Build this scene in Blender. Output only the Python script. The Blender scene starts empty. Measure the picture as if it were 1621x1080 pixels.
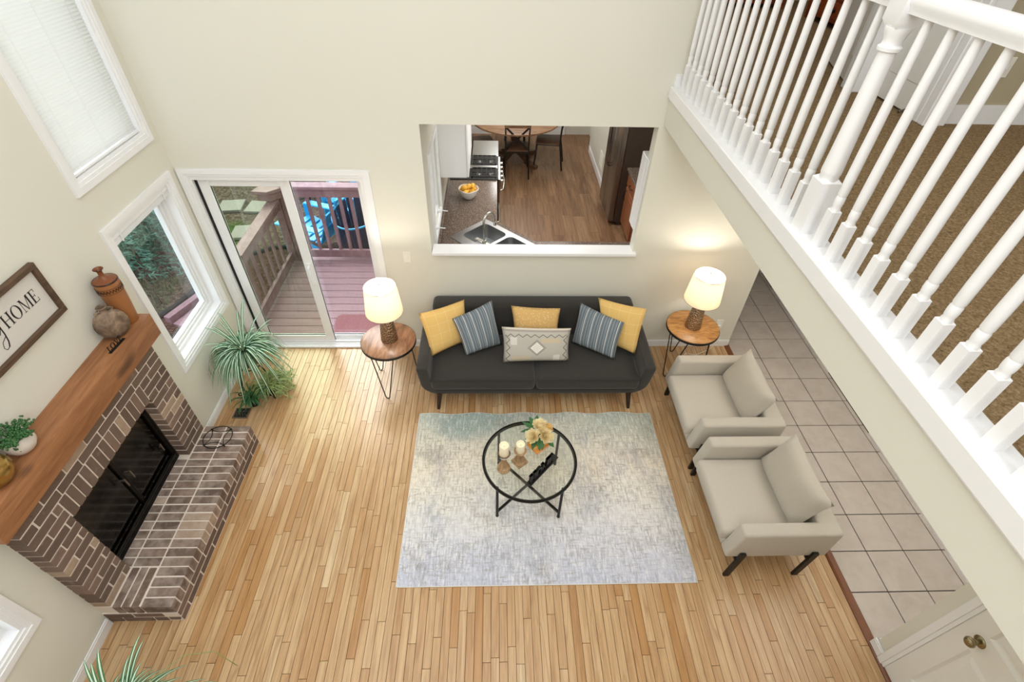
import bpy, bmesh, math, random
from math import sin, cos, pi, sqrt, atan2
from mathutils import Vector, Matrix
from mathutils.geometry import tessellate_polygon

S = bpy.context.scene
COL = S.collection
random.seed(7)

# ------------------------------------------------------------------ camera
def make_camera():
    p, y, r = map(math.radians, (42.8, 2.6, -1.75))
    fwd = Vector((sin(y)*cos(p), cos(y)*cos(p), -sin(p)))
    right = Vector((cos(y), -sin(y), 0))
    down = fwd.cross(right)
    r2 = cos(r)*right + sin(r)*down
    d2 = -sin(r)*right + cos(r)*down
    m = Matrix((r2, -d2, -fwd)).transposed()
    cam = bpy.data.cameras.new('camera')
    cam.sensor_width = 36.0
    cam.lens = 801.0/1621.0*36.0
    cam.clip_start = 0.05
    o = bpy.data.objects.new('camera', cam)
    o.matrix_world = Matrix.Translation((0, 0, 3.85)) @ m.to_4x4()
    COL.objects.link(o)
    S.camera = o
make_camera()

# ------------------------------------------------------------------ world, lights, exposure
S.view_settings.view_transform = 'Standard'
S.view_settings.look = 'None'
S.view_settings.exposure = 0.0
S.view_settings.gamma = 1.0
S.view_settings.use_curve_mapping = False

w = bpy.data.worlds.new('sky'); S.world = w; w.use_nodes = True
wn = w.node_tree.nodes; wn.clear()
sky = wn.new('ShaderNodeTexSky'); sky.sky_type = 'NISHITA'
sky.sun_disc = False; sky.sun_elevation = math.radians(48); sky.sun_rotation = math.radians(-20)
sky.air_density = 1.0; sky.dust_density = 1.5; sky.ozone_density = 1.0
bg = wn.new('ShaderNodeBackground'); bg.inputs['Strength'].default_value = 0.9
hs = wn.new('ShaderNodeHueSaturation'); hs.inputs['Saturation'].default_value = 0.45
wo = wn.new('ShaderNodeOutputWorld')
w.node_tree.links.new(sky.outputs[0], hs.inputs['Color'])
w.node_tree.links.new(hs.outputs[0], bg.inputs[0])
w.node_tree.links.new(bg.outputs[0], wo.inputs[0])

def area(name, loc, size, power, col=(1, 1, 1), target=None, sy=None, spread=180):
    l = bpy.data.lights.new(name, 'AREA'); l.energy = power; l.color = col
    l.shape = 'RECTANGLE' if sy else 'SQUARE'; l.size = size
    if sy: l.size_y = sy
    l.spread = math.radians(spread)
    o = bpy.data.objects.new(name, l); o.location = loc
    d = (Vector(target) if target else Vector(loc)-Vector((0, 0, 1))) - Vector(loc)
    o.rotation_euler = d.to_track_quat('-Z', 'Y').to_euler()
    COL.objects.link(o); return o

area('fill_light_living', (-0.7, 1.2, 5.15), 3.4, 92, (.955, .98, 1), sy=4.0)  # added soft overhead fill standing in for bounced room light
area('fill_light_front', (0.75, -1.7, 4.3), 3.0, 104, (.96, .98, 1), target=(-1.5, 2.6, 1.1), sy=2.0)  # unseen fill added behind the camera to brighten the left wall
area('fill_light_hall', (3.05, 2.2, 2.37), 0.9, 27, (1, .985, .96), sy=3.0)  # added fill under the gallery, lifts the hall and its tiles
area('fill_light_kitchen', (0.5, 6.0, 2.34), 1.4, 40, (1, .98, .95), sy=2.0)  # added fill to brighten the kitchen, no known fixture
area('fill_light_dining', (0.4, 9.1, 2.34), 0.9, 26, (1, .98, .96))  # added fill over the dining end, source unseen
area('fill_light_gallery', (2.6, 1.9, 5.0), 1.6, 11, (.97, .985, 1), sy=2.4)  # added overhead fill for the railing and landing
area('fill_light_bedroom', (3.0, 6.2, 5.0), 1.2, 14, (1, .96, .9))  # added fill for the bedroom beyond the gallery

# ------------------------------------------------------------------ mesh builder
LOC = {}
def base_of(o):
    return LOC.get(o.name, Vector((0, 0, 0))) if o else Vector((0, 0, 0))

class MB:
    def __init__(s): s.v = []; s.f = []; s.m = []; s.mi = 0
    def add(s, vs, fs, mi=None):
        b = len(s.v); s.v += [tuple(v) for v in vs]
        for f in fs:
            s.f.append([b+i for i in f]); s.m.append(s.mi if mi is None else mi)
        return s
    def box(s, x0, x1, y0, y1, z0, z1, mi=None):
        return s.add([(x0,y0,z0),(x1,y0,z0),(x1,y1,z0),(x0,y1,z0),(x0,y0,z1),(x1,y0,z1),(x1,y1,z1),(x0,y1,z1)],
                     [(3,2,1,0),(4,5,6,7),(0,1,5,4),(1,2,6,5),(2,3,7,6),(3,0,4,7)], mi)
    def obox(s, p, q, wd, ht, up=(0,0,1), mi=None):
        # bar of rectangular section from p to q
        p = Vector(p); q = Vector(q); d = (q-p).normalized(); up = Vector(up)
        if abs(d.dot(up)) > .98: up = Vector((0, 1, 0))
        a = d.cross(up).normalized()*wd/2; b = a.cross(d).normalized()*ht/2
        vs = [p-a-b, p+a-b, p+a+b, p-a+b, q-a-b, q+a-b, q+a+b, q-a+b]
        return s.add(vs, [(3,2,1,0),(4,5,6,7),(0,1,5,4),(1,2,6,5),(2,3,7,6),(3,0,4,7)], mi)
    def cyl(s, p, q, r0, r1=None, n=12, cap=True, mi=None):
        r1 = r0 if r1 is None else r1
        p = Vector(p); q = Vector(q); d = (q-p).normalized()
        a = d.orthogonal().normalized(); b = d.cross(a)
        vs = []
        for c, r in ((p, r0), (q, r1)):
            for i in range(n):
                t = 2*pi*i/n; vs.append(c + (a*cos(t)+b*sin(t))*r)
        fs = [(i, (i+1) % n, n+(i+1) % n, n+i) for i in range(n)]
        if cap: fs += [tuple(range(n-1, -1, -1)), tuple(range(n, 2*n))]
        return s.add(vs, fs, mi)
    def lathe(s, prof, c=(0,0,0), n=24, cap0=True, cap1=True, mi=None, sx=1, sy=1):
        c = Vector(c); vs = []
        for r, z in prof:
            for i in range(n):
                t = 2*pi*i/n; vs.append((c.x+r*cos(t)*sx, c.y+r*sin(t)*sy, c.z+z))
        fs = []
        for k in range(len(prof)-1):
            for i in range(n):
                j = (i+1) % n; fs.append((k*n+i, k*n+j, (k+1)*n+j, (k+1)*n+i))
        if cap0: fs.append(tuple(range(n-1, -1, -1)))
        if cap1: fs.append(tuple(range((len(prof)-1)*n, len(prof)*n)))
        return s.add(vs, fs, mi)
    def tube(s, pts, r, n=8, closed=False, mi=None, cap=True):
        pts = [Vector(p) for p in pts]; m = len(pts); vs = []; prev = None
        for i, p in enumerate(pts):
            if closed: d = pts[(i+1) % m]-pts[i-1]
            else: d = pts[min(i+1, m-1)]-pts[max(i-1, 0)]
            d.normalize()
            if prev is None: a = d.orthogonal().normalized()
            else:
                a = prev - d*prev.dot(d)
                a = a.normalized() if a.length > 1e-6 else d.orthogonal().normalized()
            prev = a; b = d.cross(a)
            rr = r[i] if isinstance(r, (list, tuple)) else r
            for k in range(n):
                t = 2*pi*k/n; vs.append(p+(a*cos(t)+b*sin(t))*rr)
        fs = []
        for i in range(m if closed else m-1):
            i2 = (i+1) % m
            for k in range(n):
                k2 = (k+1) % n; fs.append((i*n+k, i*n+k2, i2*n+k2, i2*n+k))
        if not closed and cap: fs += [tuple(range(n-1, -1, -1)), tuple(range((m-1)*n, m*n))]
        return s.add(vs, fs, mi)
    def prism(s, poly, z0, z1, fn=None, mi=None, holes=()):
        # extrude 2d polygon (with holes) ; fn maps (u,v,w)->xyz
        fn = fn or (lambda u, v, w_: (u, v, w_))
        loops = [list(poly)]+[list(h) for h in holes]
        flat = [p for l in loops for p in l]; n = len(flat)
        if holes:
            tris = tessellate_polygon([[Vector((u, v, 0)) for u, v in l] for l in loops])
        else: tris = [tuple(range(n))]
        vs = [fn(u, v, z0) for u, v in flat]+[fn(u, v, z1) for u, v in flat]
        fs = [tuple(reversed(t)) for t in tris]+[tuple(i+n for i in t) for t in tris]
        o = 0
        for l in loops:
            k = len(l)
            for i in range(k):
                j = (i+1) % k; fs.append((o+i, o+j, n+o+j, n+o+i))
            o += k
        return s.add(vs, fs, mi)
    def rbox(s, x0, x1, y0, y1, z0, z1, r=.02, seg=2, mi=None, fn=None):
        bm = bmesh.new(); bmesh.ops.create_cube(bm, size=1)
        for v in bm.verts:
            v.co = Vector((x0+(v.co.x+.5)*(x1-x0), y0+(v.co.y+.5)*(y1-y0), z0+(v.co.z+.5)*(z1-z0)))
        r = min(r, .49*min(x1-x0, y1-y0, z1-z0))
        bmesh.ops.bevel(bm, geom=list(bm.edges), offset=r, segments=seg, profile=.5, affect='EDGES')
        s.bm(bm, mi, fn); return s
    def bm(s, bm, mi=None, fn=None):
        bm.verts.index_update()
        vs = [fn(v.co) if fn else v.co.copy() for v in bm.verts]
        s.add(vs, [[v.index for v in f.verts] for f in bm.faces], mi); bm.free(); return s
    def sphere(s, c, r, nu=12, nv=8, sx=1, sy=1, sz=1, mi=None):
        prof = [(max(1e-4, r*sin(pi*k/nv)), -r*cos(pi*k/nv)*sz) for k in range(nv+1)]
        return s.lathe(prof, c, nu, True, True, mi, sx, sy)
    def xf(s, m):
        s.v = [tuple(m @ Vector(v)) for v in s.v]; return s
    def mesh(s, name, mats, off=Vector((0,0,0)), smooth=False, fix=True):
        me = bpy.data.meshes.new(name)
        me.from_pydata([(v[0]-off.x, v[1]-off.y, v[2]-off.z) for v in s.v], [], s.f)
        for mt in (mats if isinstance(mats, (list, tuple)) else [mats]): me.materials.append(mt)
        me.polygons.foreach_set('material_index', s.m)
        if fix:
            b = bmesh.new(); b.from_mesh(me); bmesh.ops.recalc_face_normals(b, faces=b.faces); b.to_mesh(me); b.free()
        if smooth:
            me.polygons.foreach_set('use_smooth', [True]*len(me.polygons))
            if smooth is not True: me.set_sharp_from_angle(angle=math.radians(smooth))
        me.update(); return me
    def build(s, name, mats, parent=None, smooth=False, loc=None, fix=True):
        off = base_of(parent) if parent else Vector(loc or (0, 0, 0))
        me = s.mesh(name, mats, off, smooth, fix)
        return link(name, me, parent, off)

def link(name, data, parent=None, off=None):
    o = bpy.data.objects.new(name, data); COL.objects.link(o)
    if parent:
        o.parent = parent; LOC[o.name] = base_of(parent).copy()
    else:
        o.location = off or (0, 0, 0); LOC[o.name] = Vector(off or (0, 0, 0))
    return o

def thing(name, label, cat, loc=(0, 0, 0), group=None):
    o = bpy.data.objects.new(name, None); COL.objects.link(o); o.location = loc
    o.empty_display_size = .1; LOC[o.name] = Vector(loc)
    return tag(o, label, cat, group)
def tag(o, label=None, cat=None, group=None, kind=None):
    if label: o['label'] = label
    if cat: o['category'] = cat
    if group: o['group'] = group
    if kind: o['kind'] = kind
    return o
def struct(mb, name, mat, label=None, parent=None, smooth=False):
    o = mb.build(name, mat, parent, smooth); o['kind'] = 'structure'
    if label: o['label'] = label
    return o
def inst(name, me, parent, loc, rot=None):
    # another piece sharing mesh data, placed at world loc under parent
    o = bpy.data.objects.new(name, me); COL.objects.link(o); o.parent = parent
    o.location = Vector(loc)-base_of(parent)
    if rot: o.rotation_euler = rot
    return o
BC = {}
def bevel_mesh(key, sx, sy, sz, b, mat, seg=1):
    k = (key, round(sx, 4), round(sy, 4), round(sz, 4))
    if k not in BC:
        m = MB(); m.rbox(-sx/2, sx/2, -sy/2, sy/2, -sz/2, sz/2, b, seg); BC[k] = m.mesh(key, mat)
    return BC[k]

# ------------------------------------------------------------------ materials
def srgb(c):
    if isinstance(c, str):
        c = [int(c[i:i+2], 16)/255 for i in (0, 2, 4)]
    return tuple(x/12.92 if x <= .04045 else ((x+.055)/1.055)**2.4 for x in c[:3])+(1,)

class G:
    def __init__(s, name):
        s.mat = bpy.data.materials.new(name); s.mat.use_nodes = True
        s.t = s.mat.node_tree; s.t.nodes.clear()
        s.out = s.n('OutputMaterial'); s.b = s.n('BsdfPrincipled'); s.l(s.b.outputs[0], s.out.inputs[0])
        s._tc = None
    def n(s, ty, **kw):
        x = s.t.nodes.new('ShaderNode'+ty)
        for k, v in kw.items(): setattr(x, k, v)
        return x
    def l(s, a, b): s.t.links.new(a, b)
    def set(s, x, inp, val):
        if hasattr(val, 'is_output') or isinstance(val, bpy.types.NodeSocket): s.l(val, x.inputs[inp])
        else: x.inputs[inp].default_value = val
    def obj(s):
        if not s._tc: s._tc = s.n('TexCoord')
        return s._tc.outputs['Object']
    def uv(s):
        if not s._tc: s._tc = s.n('TexCoord')
        return s._tc.outputs['UV']
    def rnd(s): return s.n('ObjectInfo').outputs['Random']
    def island(s): return s.n('NewGeometry').outputs['Random Per Island']
    def map(s, vec, scale=(1,1,1), loc=(0,0,0), rot=(0,0,0)):
        m = s.n('Mapping'); s.l(vec, m.inputs[0]); m.inputs['Scale'].default_value = scale
        m.inputs['Location'].default_value = loc; m.inputs['Rotation'].default_value = rot; return m.outputs[0]
    def offs(s, vec, val, amt=37.0):
        # shift a vector by a random value
        k = s.n('VectorMath', operation='SCALE'); k.inputs[0].default_value = (amt, amt*.7, amt*.3); s.l(val, k.inputs['Scale'])
        a = s.n('VectorMath', operation='ADD'); s.l(vec, a.inputs[0]); s.l(k.outputs[0], a.inputs[1]); return a.outputs[0]
    def noise(s, vec, scale=5, detail=4, rough=.55, dist=0):
        x = s.n('TexNoise'); s.l(vec, x.inputs['Vector']); x.inputs['Scale'].default_value = scale
        x.inputs['Detail'].default_value = detail; x.inputs['Roughness'].default_value = rough
        x.inputs['Distortion'].default_value = dist; return x.outputs[0]
    def ramp(s, val, stops, interp='LINEAR'):
        r = s.n('ValToRGB'); s.l(val, r.inputs[0]); e = r.color_ramp.elements; r.color_ramp.interpolation = interp
        while len(e) < len(stops): e.new(.5)
        for el, (p, c) in zip(e, stops):
            el.position = p; el.color = srgb(c) if not isinstance(c, (int, float)) else (c, c, c, 1)
        return r.outputs[0]
    def math(s, op, a, b=0.0, c=None, clamp=False):
        x = s.n('Math', operation=op); x.use_clamp = clamp
        s.set(x, 0, a); s.set(x, 1, b)
        if c is not None: s.set(x, 2, c)
        return x.outputs[0]
    def mix(s, f, a, b, mode='MIX'):
        x = s.n('Mix', data_type='RGBA', blend_type=mode); s.set(x, 0, f)
        for i, v in ((6, a), (7, b)):
            if isinstance(v, (str, tuple, list)): v = srgb(v) if isinstance(v, str) or len(v) == 3 else v
            s.set(x, i, v)
        return x.outputs[2]
    def sep(s, vec):
        x = s.n('SeparateXYZ'); s.l(vec, x.inputs[0]); return x.outputs
    def bump(s, h, strength=.3, dist=.01):
        x = s.n('Bump'); x.inputs['Strength'].default_value = strength; x.inputs['Distance'].default_value = dist
        s.l(h, x.inputs['Height']); s.l(x.outputs[0], s.b.inputs['Normal'])
    def fin(s, col=None, rough=.5, metal=0, spec=None, **kw):
        if col is not None:
            if isinstance(col, str): col = srgb(col)
            s.set(s.b, 'Base Color', col)
        s.set(s.b, 'Roughness', rough); s.set(s.b, 'Metallic', metal)
        if spec is not None: s.b.inputs['Specular IOR Level'].default_value = spec
        for k, v in kw.items(): s.set(s.b, k, v)
        return s.mat

def plain(name, col, rough=.5, metal=0, spec=None, var=.0, scale=8, bump=0, bscale=60):
    g = G(name); c = srgb(col)
    o = g.obj()
    if var:
        n = g.noise(o, scale, 3)
        lo = tuple(x*(1-var) for x in c[:3])+(1,); hi = tuple(min(1, x*(1+var)) for x in c[:3])+(1,)
        c = g.mix(n, lo, hi)
    if bump: g.bump(g.noise(o, bscale, 3), bump, .004)
    return g.fin(c, rough, metal, spec)

M = {}
M['wall'] = plain('wall_paint', 'e1dfd3', .75, spec=.3, var=.012, scale=1.5, bump=.05, bscale=220)
M['taupe'] = plain('taupe_wall_paint', 'b9ae94', .8, spec=.3, var=.02, scale=2)
M['white'] = plain('white_trim_paint', 'f2f2f3', .35, spec=.45, var=.008)
M['door'] = plain('white_door_paint', 'ecebe6', .4, var=.008)
M['vinyl'] = plain('white_vinyl', 'ececec', .3, var=.008)
M['ceil'] = plain('ceiling_paint', 'efece2', .9)
M['siding'] = plain('house_siding', 'b8b2a6', .8)
M['black'] = plain('black_metal', '17150f', .38, .6, var=.1)
M['blackm'] = plain('matte_black', '14130f', .5, var=.15)
M['chrome'] = plain('brushed_nickel', 'c9c7c0', .22, 1.0)
M['brass'] = plain('antique_brass', '9b8f70', .25, 1.0)
M['steel'] = plain('stainless_steel', 'b7b8b8', .3, 1.0, var=.06, scale=3)
M['dsteel'] = plain('dark_stainless', '857b70', .26, .75, var=.08, scale=2)
M['rubber'] = plain('dark_rubber', '1b1a19', .8)
M['legwood'] = plain('espresso_leg_wood', '2a1c14', .4, var=.2)
M['mortar'] = plain('mortar', 'e0d4c8', .95, var=.08, scale=30, bump=.5, bscale=150)
M['cream'] = plain('candle_wax', 'fbf0d2', .55, var=.02)
M['ceramic'] = plain('white_ceramic', 'f0eee9', .2)
M['pebble'] = plain('pale_stone_pot', 'd9cfc4', .7, var=.1, scale=25)
M['soil'] = plain('soil', '2a211a', 1, var=.3, scale=40)
M['plate'] = plain('switch_plate', 'efece0', .35)

def glass(name, tint=(1, 1, 1), refl=.06, rough=.02):
    g = G(name); g.t.nodes.remove(g.b)
    tr = g.n('BsdfTransparent'); tr.inputs[0].default_value = (*tint, 1)
    gl = g.n('BsdfGlossy'); gl.inputs['Roughness'].default_value = rough
    fr = g.n('Fresnel'); g.l(g.math('MULTIPLY_ADD', g.n('NewGeometry').outputs['Backfacing'], 1/1.45-1.45, 1.45), fr.inputs[0])
    f = g.math('MULTIPLY_ADD', fr.outputs[0], .9, refl*.2, clamp=True)
    mx = g.n('MixShader'); g.l(f, mx.inputs[0]); g.l(tr.outputs[0], mx.inputs[1]); g.l(gl.outputs[0], mx.inputs[2])
    g.l(mx.outputs[0], g.out.inputs[0]); return g.mat
M['glass'] = glass('window_glass', (.94, .97, .95))
M['glass_tint'] = glass('tinted_door_glass', (.81, .88, .75))
M['table_glass'] = glass('table_glass', (.975, .99, .97))
M['fire_glass'] = glass('smoked_fireplace_glass', (.5, .5, .48), .06, .12)

# oak strip floor
def oak(name, use_island=False):
    g = G(name); r = g.island() if use_island else g.rnd()
    v = g.offs(g.obj(), r)
    grain = g.noise(g.map(v, (38, 2.2, 10)), 1.0, 5, .6, .6)
    cath = g.noise(g.map(v, (14, .9, 5)), 1.0, 2, .5, 1.2)
    base = g.ramp(r, [(0, 'b78a58'), (.15, 'c09a70'), (.4, 'caa87e'), (.7, 'd0b087'), (.9, 'bf986c'), (1, 'd9bf99')])
    dark = g.mix(g.math('MULTIPLY', g.ramp(grain, [(.38, 0), (.68, 1)]), .5), base, '94683d')
    dark = g.mix(g.math('MULTIPLY', g.ramp(cath, [(.5, 0), (.56, 1), (.6, 0)]), .4), dark, '8e6136')
    g.bump(grain, .04, .002)
    return g.fin(dark, .3, spec=.5)
M['oak'] = oak('oak_strip'); M['oak_stuff'] = oak('oak_strip_far', True)
M['groove'] = plain('floor_groove', '4a2e18', .8)

def lvp():
    g = G('vinyl_plank'); r = g.rnd(); v = g.offs(g.obj(), r)
    grain = g.noise(g.map(v, (26, 1.6, 8)), 1.0, 5, .62, .8)
    blot = g.noise(g.map(v, (6, 1.1, 3)), 1.0, 3, .6, .5)
    base = g.ramp(r, [(0, '8d6a4c'), (.5, '9a7756'), (1, 'a58362')])
    c = g.mix(g.math('MULTIPLY', g.ramp(grain, [(.38, 0), (.64, 1)]), .7), base, '64462f')
    c = g.mix(g.math('MULTIPLY', g.ramp(blot, [(.56, 0), (.7, 1)]), .65), c, '553a28')
    return g.fin(c, .4)
M['lvp'] = lvp()

def tile():
    g = G('beige_floor_tile'); r = g.rnd(); v = g.offs(g.obj(), r)
    n = g.noise(v, 6, 6, .6, .4); n2 = g.noise(v, 26, 3, .6)
    c = g.ramp(n, [(.25, 'b5a79c'), (.5, 'c3b7ad'), (.75, 'cdc2b9')])
    c = g.mix(g.math('MULTIPLY', n2, .25), c, 'd8cfc8')
    return g.fin(c, .5)
M['tile'] = tile()
M['grout'] = plain('dark_grout', '140f0b', .9)

def brick(name, pale=0.0):
    g = G(name); r = g.rnd(); v = g.offs(g.obj(), r)
    n = g.noise(v, 16, 5, .65); n2 = g.noise(v, 60, 4, .7); n3 = g.noise(v, 9, 3, .6)
    base = g.ramp(r, [(0, '66544a'), (.25, '7b675a'), (.5, '6f5c51'), (.75, '8e7668'), (.93, '816c60'), (.935, 'b49c88'), (1, 'c0a890')])
    c = g.mix(g.math('MULTIPLY', n, .45), base, '4c3a32')
    c = g.mix(g.math('MULTIPLY', g.ramp(n2, [(.6, 0), (.72, 1)]), .6), c, '3a2a24')
    if pale: c = g.mix(g.math('MULTIPLY', g.ramp(n3, [(.4, 0), (.72, 1)]), pale), c, 'c4b2a6')
    else: c = g.mix(g.math('MULTIPLY', g.ramp(n3, [(.62, 0), (.8, 1)]), .45), c, 'b79e8c')
    g.bump(n2, .5, .004)
    return g.fin(c, .88)
M['brick'] = brick('fireplace_brick'); M['hbrick'] = brick('hearth_brick', .62)

def wood(name, c0, c1, c2, scale=(3, 30, 30), rough=.5, knots=.0, dist=1.0):
    g = G(name); v = g.obj()
    n = g.noise(g.map(v, scale), 1.0, 5, .6, dist)
    c = g.ramp(n, [(.3, c0), (.52, c1), (.75, c2)])
    if knots:
        k = g.noise(g.map(v, (5, 2.6, 5)), 1.0, 1, .4)
        c = g.mix(g.math('MULTIPLY', g.ramp(k, [(.68, 0), (.76, 1)]), knots), c, '3b2415')
    g.bump(n, .15, .004)
    return g.fin(c, rough)
M['mantel'] = wood('mantel_cedar', '855535', '9d6a43', 'ae7b52', (26, 2.2, 26), .6, .75)
M['frame'] = wood('walnut_frame', '3c2a1c', '56402d', '6a513b', (30, 4, 30), .6)
M['burl'] = wood('acacia_tabletop', '7a4f2b', 'a97841', 'c79a5f', (5, 17, 10), .35, .6, 2.2)
M['walnut'] = wood('walnut_tabletop', '5d3d28', '8a6145', 'b08563', (16, 4, 8), .3, .3, 1.5)
M['dining'] = wood('dining_wood', '75503a', '937051', 'ad8a68', (3, 18, 8), .45)
M['seatwood'] = wood('chair_seat_wood', '4a3322', '60442e', '76563b', (3, 18, 8), .45)
M['cherry'] = wood('cherry_cabinet', '7f4a2d', '90593a', '9d6a49', (18, 18, 2.5), .35)
M['dresser'] = wood('dresser_pine', '8a3f1b', 'a5532a', 'b8683a', (2.5, 18, 18), .35)
M['candlewood'] = wood('weathered_wood', '8a6a49', 'ab8a64', 'c9ad89', (24, 24, 5), .75)
M['deckw'] = wood('deck_paint', '7d6066', '8a6b72', '96767c', (2, 26, 10), .7)
M['railw'] = wood('rail_paint', '74555b', '83636a', '93747b', (6, 6, 3), .65)

def granite():
    g = G('granite_counter'); n = g.noise(g.obj(), 95, 3, .8); n2 = g.noise(g.obj(), 12, 3)
    c = g.ramp(n, [(.3, '2a221d'), (.46, '5a4b41'), (.56, '85756a'), (.68, 'c0b2a4')])
    c = g.mix(g.math('MULTIPLY', n2, .3), c, '4a3c34')
    return g.fin(c, .16)
M['granite'] = granite()

def fabric(name, col, dark=.82, scale=420, rough=.95, sheen=.2, mottle=.05):
    g = G(name); v = g.obj(); c = srgb(col)
    wv = g.noise(g.map(v, (scale, scale*.3, scale)), 1, 2, .6); wv2 = g.noise(g.map(v, (scale*.3, scale, scale*.6)), 1, 2, .6)
    k = g.math('MULTIPLY', g.math('ADD', wv, wv2), .5)
    cc = g.mix(g.ramp(k, [(.35, 0), (.65, 1)]), tuple(x*dark for x in c[:3])+(1,), c)
    cc = g.mix(g.math('MULTIPLY', g.noise(v, 7, 3), mottle*4), cc, tuple(x*(1-mottle*3) for x in c[:3])+(1,))
    g.bump(k, .2, .002)
    g.b.inputs['Sheen Weight'].default_value = sheen
    return g.fin(cc, rough, spec=.2)
M['sofa'] = fabric('charcoal_linen', '3d3a37', .72, 300)
M['greige'] = fabric('greige_weave', 'c3bbae', .9, 380, mottle=.03)
M['pipe'] = plain('sofa_piping', '2c2a28', .9)

def pillow_mat(kind):
    g = G(kind+'_cushion'); u = g.uv(); x, y, z = g.sep(u)
    fine = g.noise(g.map(u, (260, 260, 1)), 1, 2)
    def stripes(c, freq, off, width):
        f = g.math('FRACT', g.math('MULTIPLY_ADD', c, freq, off))
        d = g.math('ABSOLUTE', g.math('SUBTRACT', f, .5))
        return g.math('LESS_THAN', d, width)
    if kind == 'yellow':
        c = g.mix(fine, 'dfb666', 'ebc784')
        a = g.math('MAXIMUM', stripes(x, 4.6, .2, .014), stripes(y, 4.6, .35, .014))
        c = g.mix(g.math('MULTIPLY', a, .6), c, 'f4e2b0')
    elif kind == 'blue':
        s2 = g.noise(g.map(u, (60, 3, 1)), 1, 3)
        c = g.mix(s2, '646f78', '98a2a8')
        c = g.mix(stripes(x, 17.0, .0, .12), c, '566069')
        c = g.mix(stripes(x, 5.6, .3, .028), c, 'f1eee8')
    elif kind == 'tan':
        vo = g.n('TexVoronoi'); g.l(u, vo.inputs['Vector']); vo.inputs['Scale'].default_value = 24
        c = g.mix(fine, 'd2a865', 'dfb97c')
        c = g.mix(g.ramp(vo.outputs[0], [(.1, .8), (.35, 0)]), c, 'f2e2c2')
        g.bump(vo.outputs[0], .3, .003)
    else:
        c = g.mix(fine, 'b3aea4', 'c6c1b7')
        dx = g.math('ABSOLUTE', g.math('SUBTRACT', x, .5)); dy = g.math('ABSOLUTE', g.math('SUBTRACT', y, .45))
        dd = g.math('ADD', g.math('MULTIPLY', dx, 1.75), dy)              # diamond distance
        sx = g.math('FRACT', g.math('MULTIPLY', g.math('SUBTRACT', dx, dy), 26.0))
        tick = g.math('MULTIPLY', g.math('LESS_THAN', sx, .42), g.math('MULTIPLY', g.math('GREATER_THAN', dd, .17), g.math('LESS_THAN', dd, .245)))
        c = g.mix(tick, c, '6d6862')
        c = g.mix(g.math('LESS_THAN', dd, .17), c, 'e9e5dc')
        inn = g.math('MULTIPLY', g.math('LESS_THAN', dd, .13), g.math('MULTIPLY', stripes(g.math('ADD', x, y), 18, 0, .12), stripes(g.math('SUBTRACT', x, y), 18, .5, .25)))
        c = g.mix(inn, c, 'b9b4aa')
        # zig-zag border along the top and both ends
        def zig(a, b, n_, amp, pos, wd):
            t = g.math('ABSOLUTE', g.math('SUBTRACT', g.math('FRACT', g.math('MULTIPLY', a, n_)), .5))
            return g.math('LESS_THAN', g.math('ABSOLUTE', g.math('SUBTRACT', g.math('SUBTRACT', b, pos), g.math('MULTIPLY', t, amp))), wd)
        zt = g.math('MULTIPLY', zig(x, y, 8.5, .16, .75, .012), g.math('MULTIPLY', g.math('GREATER_THAN', x, .06), g.math('LESS_THAN', x, .94)))
        zl = g.math('MULTIPLY', zig(y, dx, 4.5, -.12, .46, .008), g.math('LESS_THAN', y, .8))
        c = g.mix(g.math('MAXIMUM', zt, zl), c, '6f655f')
        # small cross motifs
        def cross(cx, cy, w_, h_, col, cin):
            ax = g.math('DIVIDE', g.math('SUBTRACT', x, cx), w_); ay = g.math('DIVIDE', g.math('SUBTRACT', y, cy), h_)
            ins = g.math('MULTIPLY', g.math('LESS_THAN', g.math('ABSOLUTE', ax), 1), g.math('LESS_THAN', g.math('ABSOLUTE', ay), 1))
            f1 = g.math('PINGPONG', g.math('ADD', ax, 1), .5); f2 = g.math('PINGPONG', g.math('ADD', ay, 1), .5)
            d = g.math('LESS_THAN', g.math('ABSOLUTE', g.math('SUBTRACT', f1, f2)), .06)
            e = g.math('LESS_THAN', g.math('ABSOLUTE', g.math('SUBTRACT', g.math('ADD', f1, f2), .5)), .06)
            return g.mix(g.math('MULTIPLY', ins, g.math('MAXIMUM', d, e)), cin, col)
        c = cross(.16, .64, .05, .11, 'f3f1ea', c); c = cross(.8, .14, .05, .1, 'f3f1ea', c)
        c = cross(.70, .66, .14, .065, 'd9bf85', c); c = cross(.27, .14, .14, .065, 'd3c08c', c)
        edge = g.math('GREATER_THAN', y, .955)
        c = g.mix(edge, c, 'e8dfcf')
        c = g.mix(g.math('MULTIPLY', g.math('LESS_THAN', y, .955), g.math('GREATER_THAN', y, .90)), c, 'a8a099')
    g.bump(fine, .15, .002)
    return g.fin(c, .9, spec=.2)
for k in ('yellow', 'blue', 'tan', 'kilim'): M[k] = pillow_mat(k)

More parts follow.
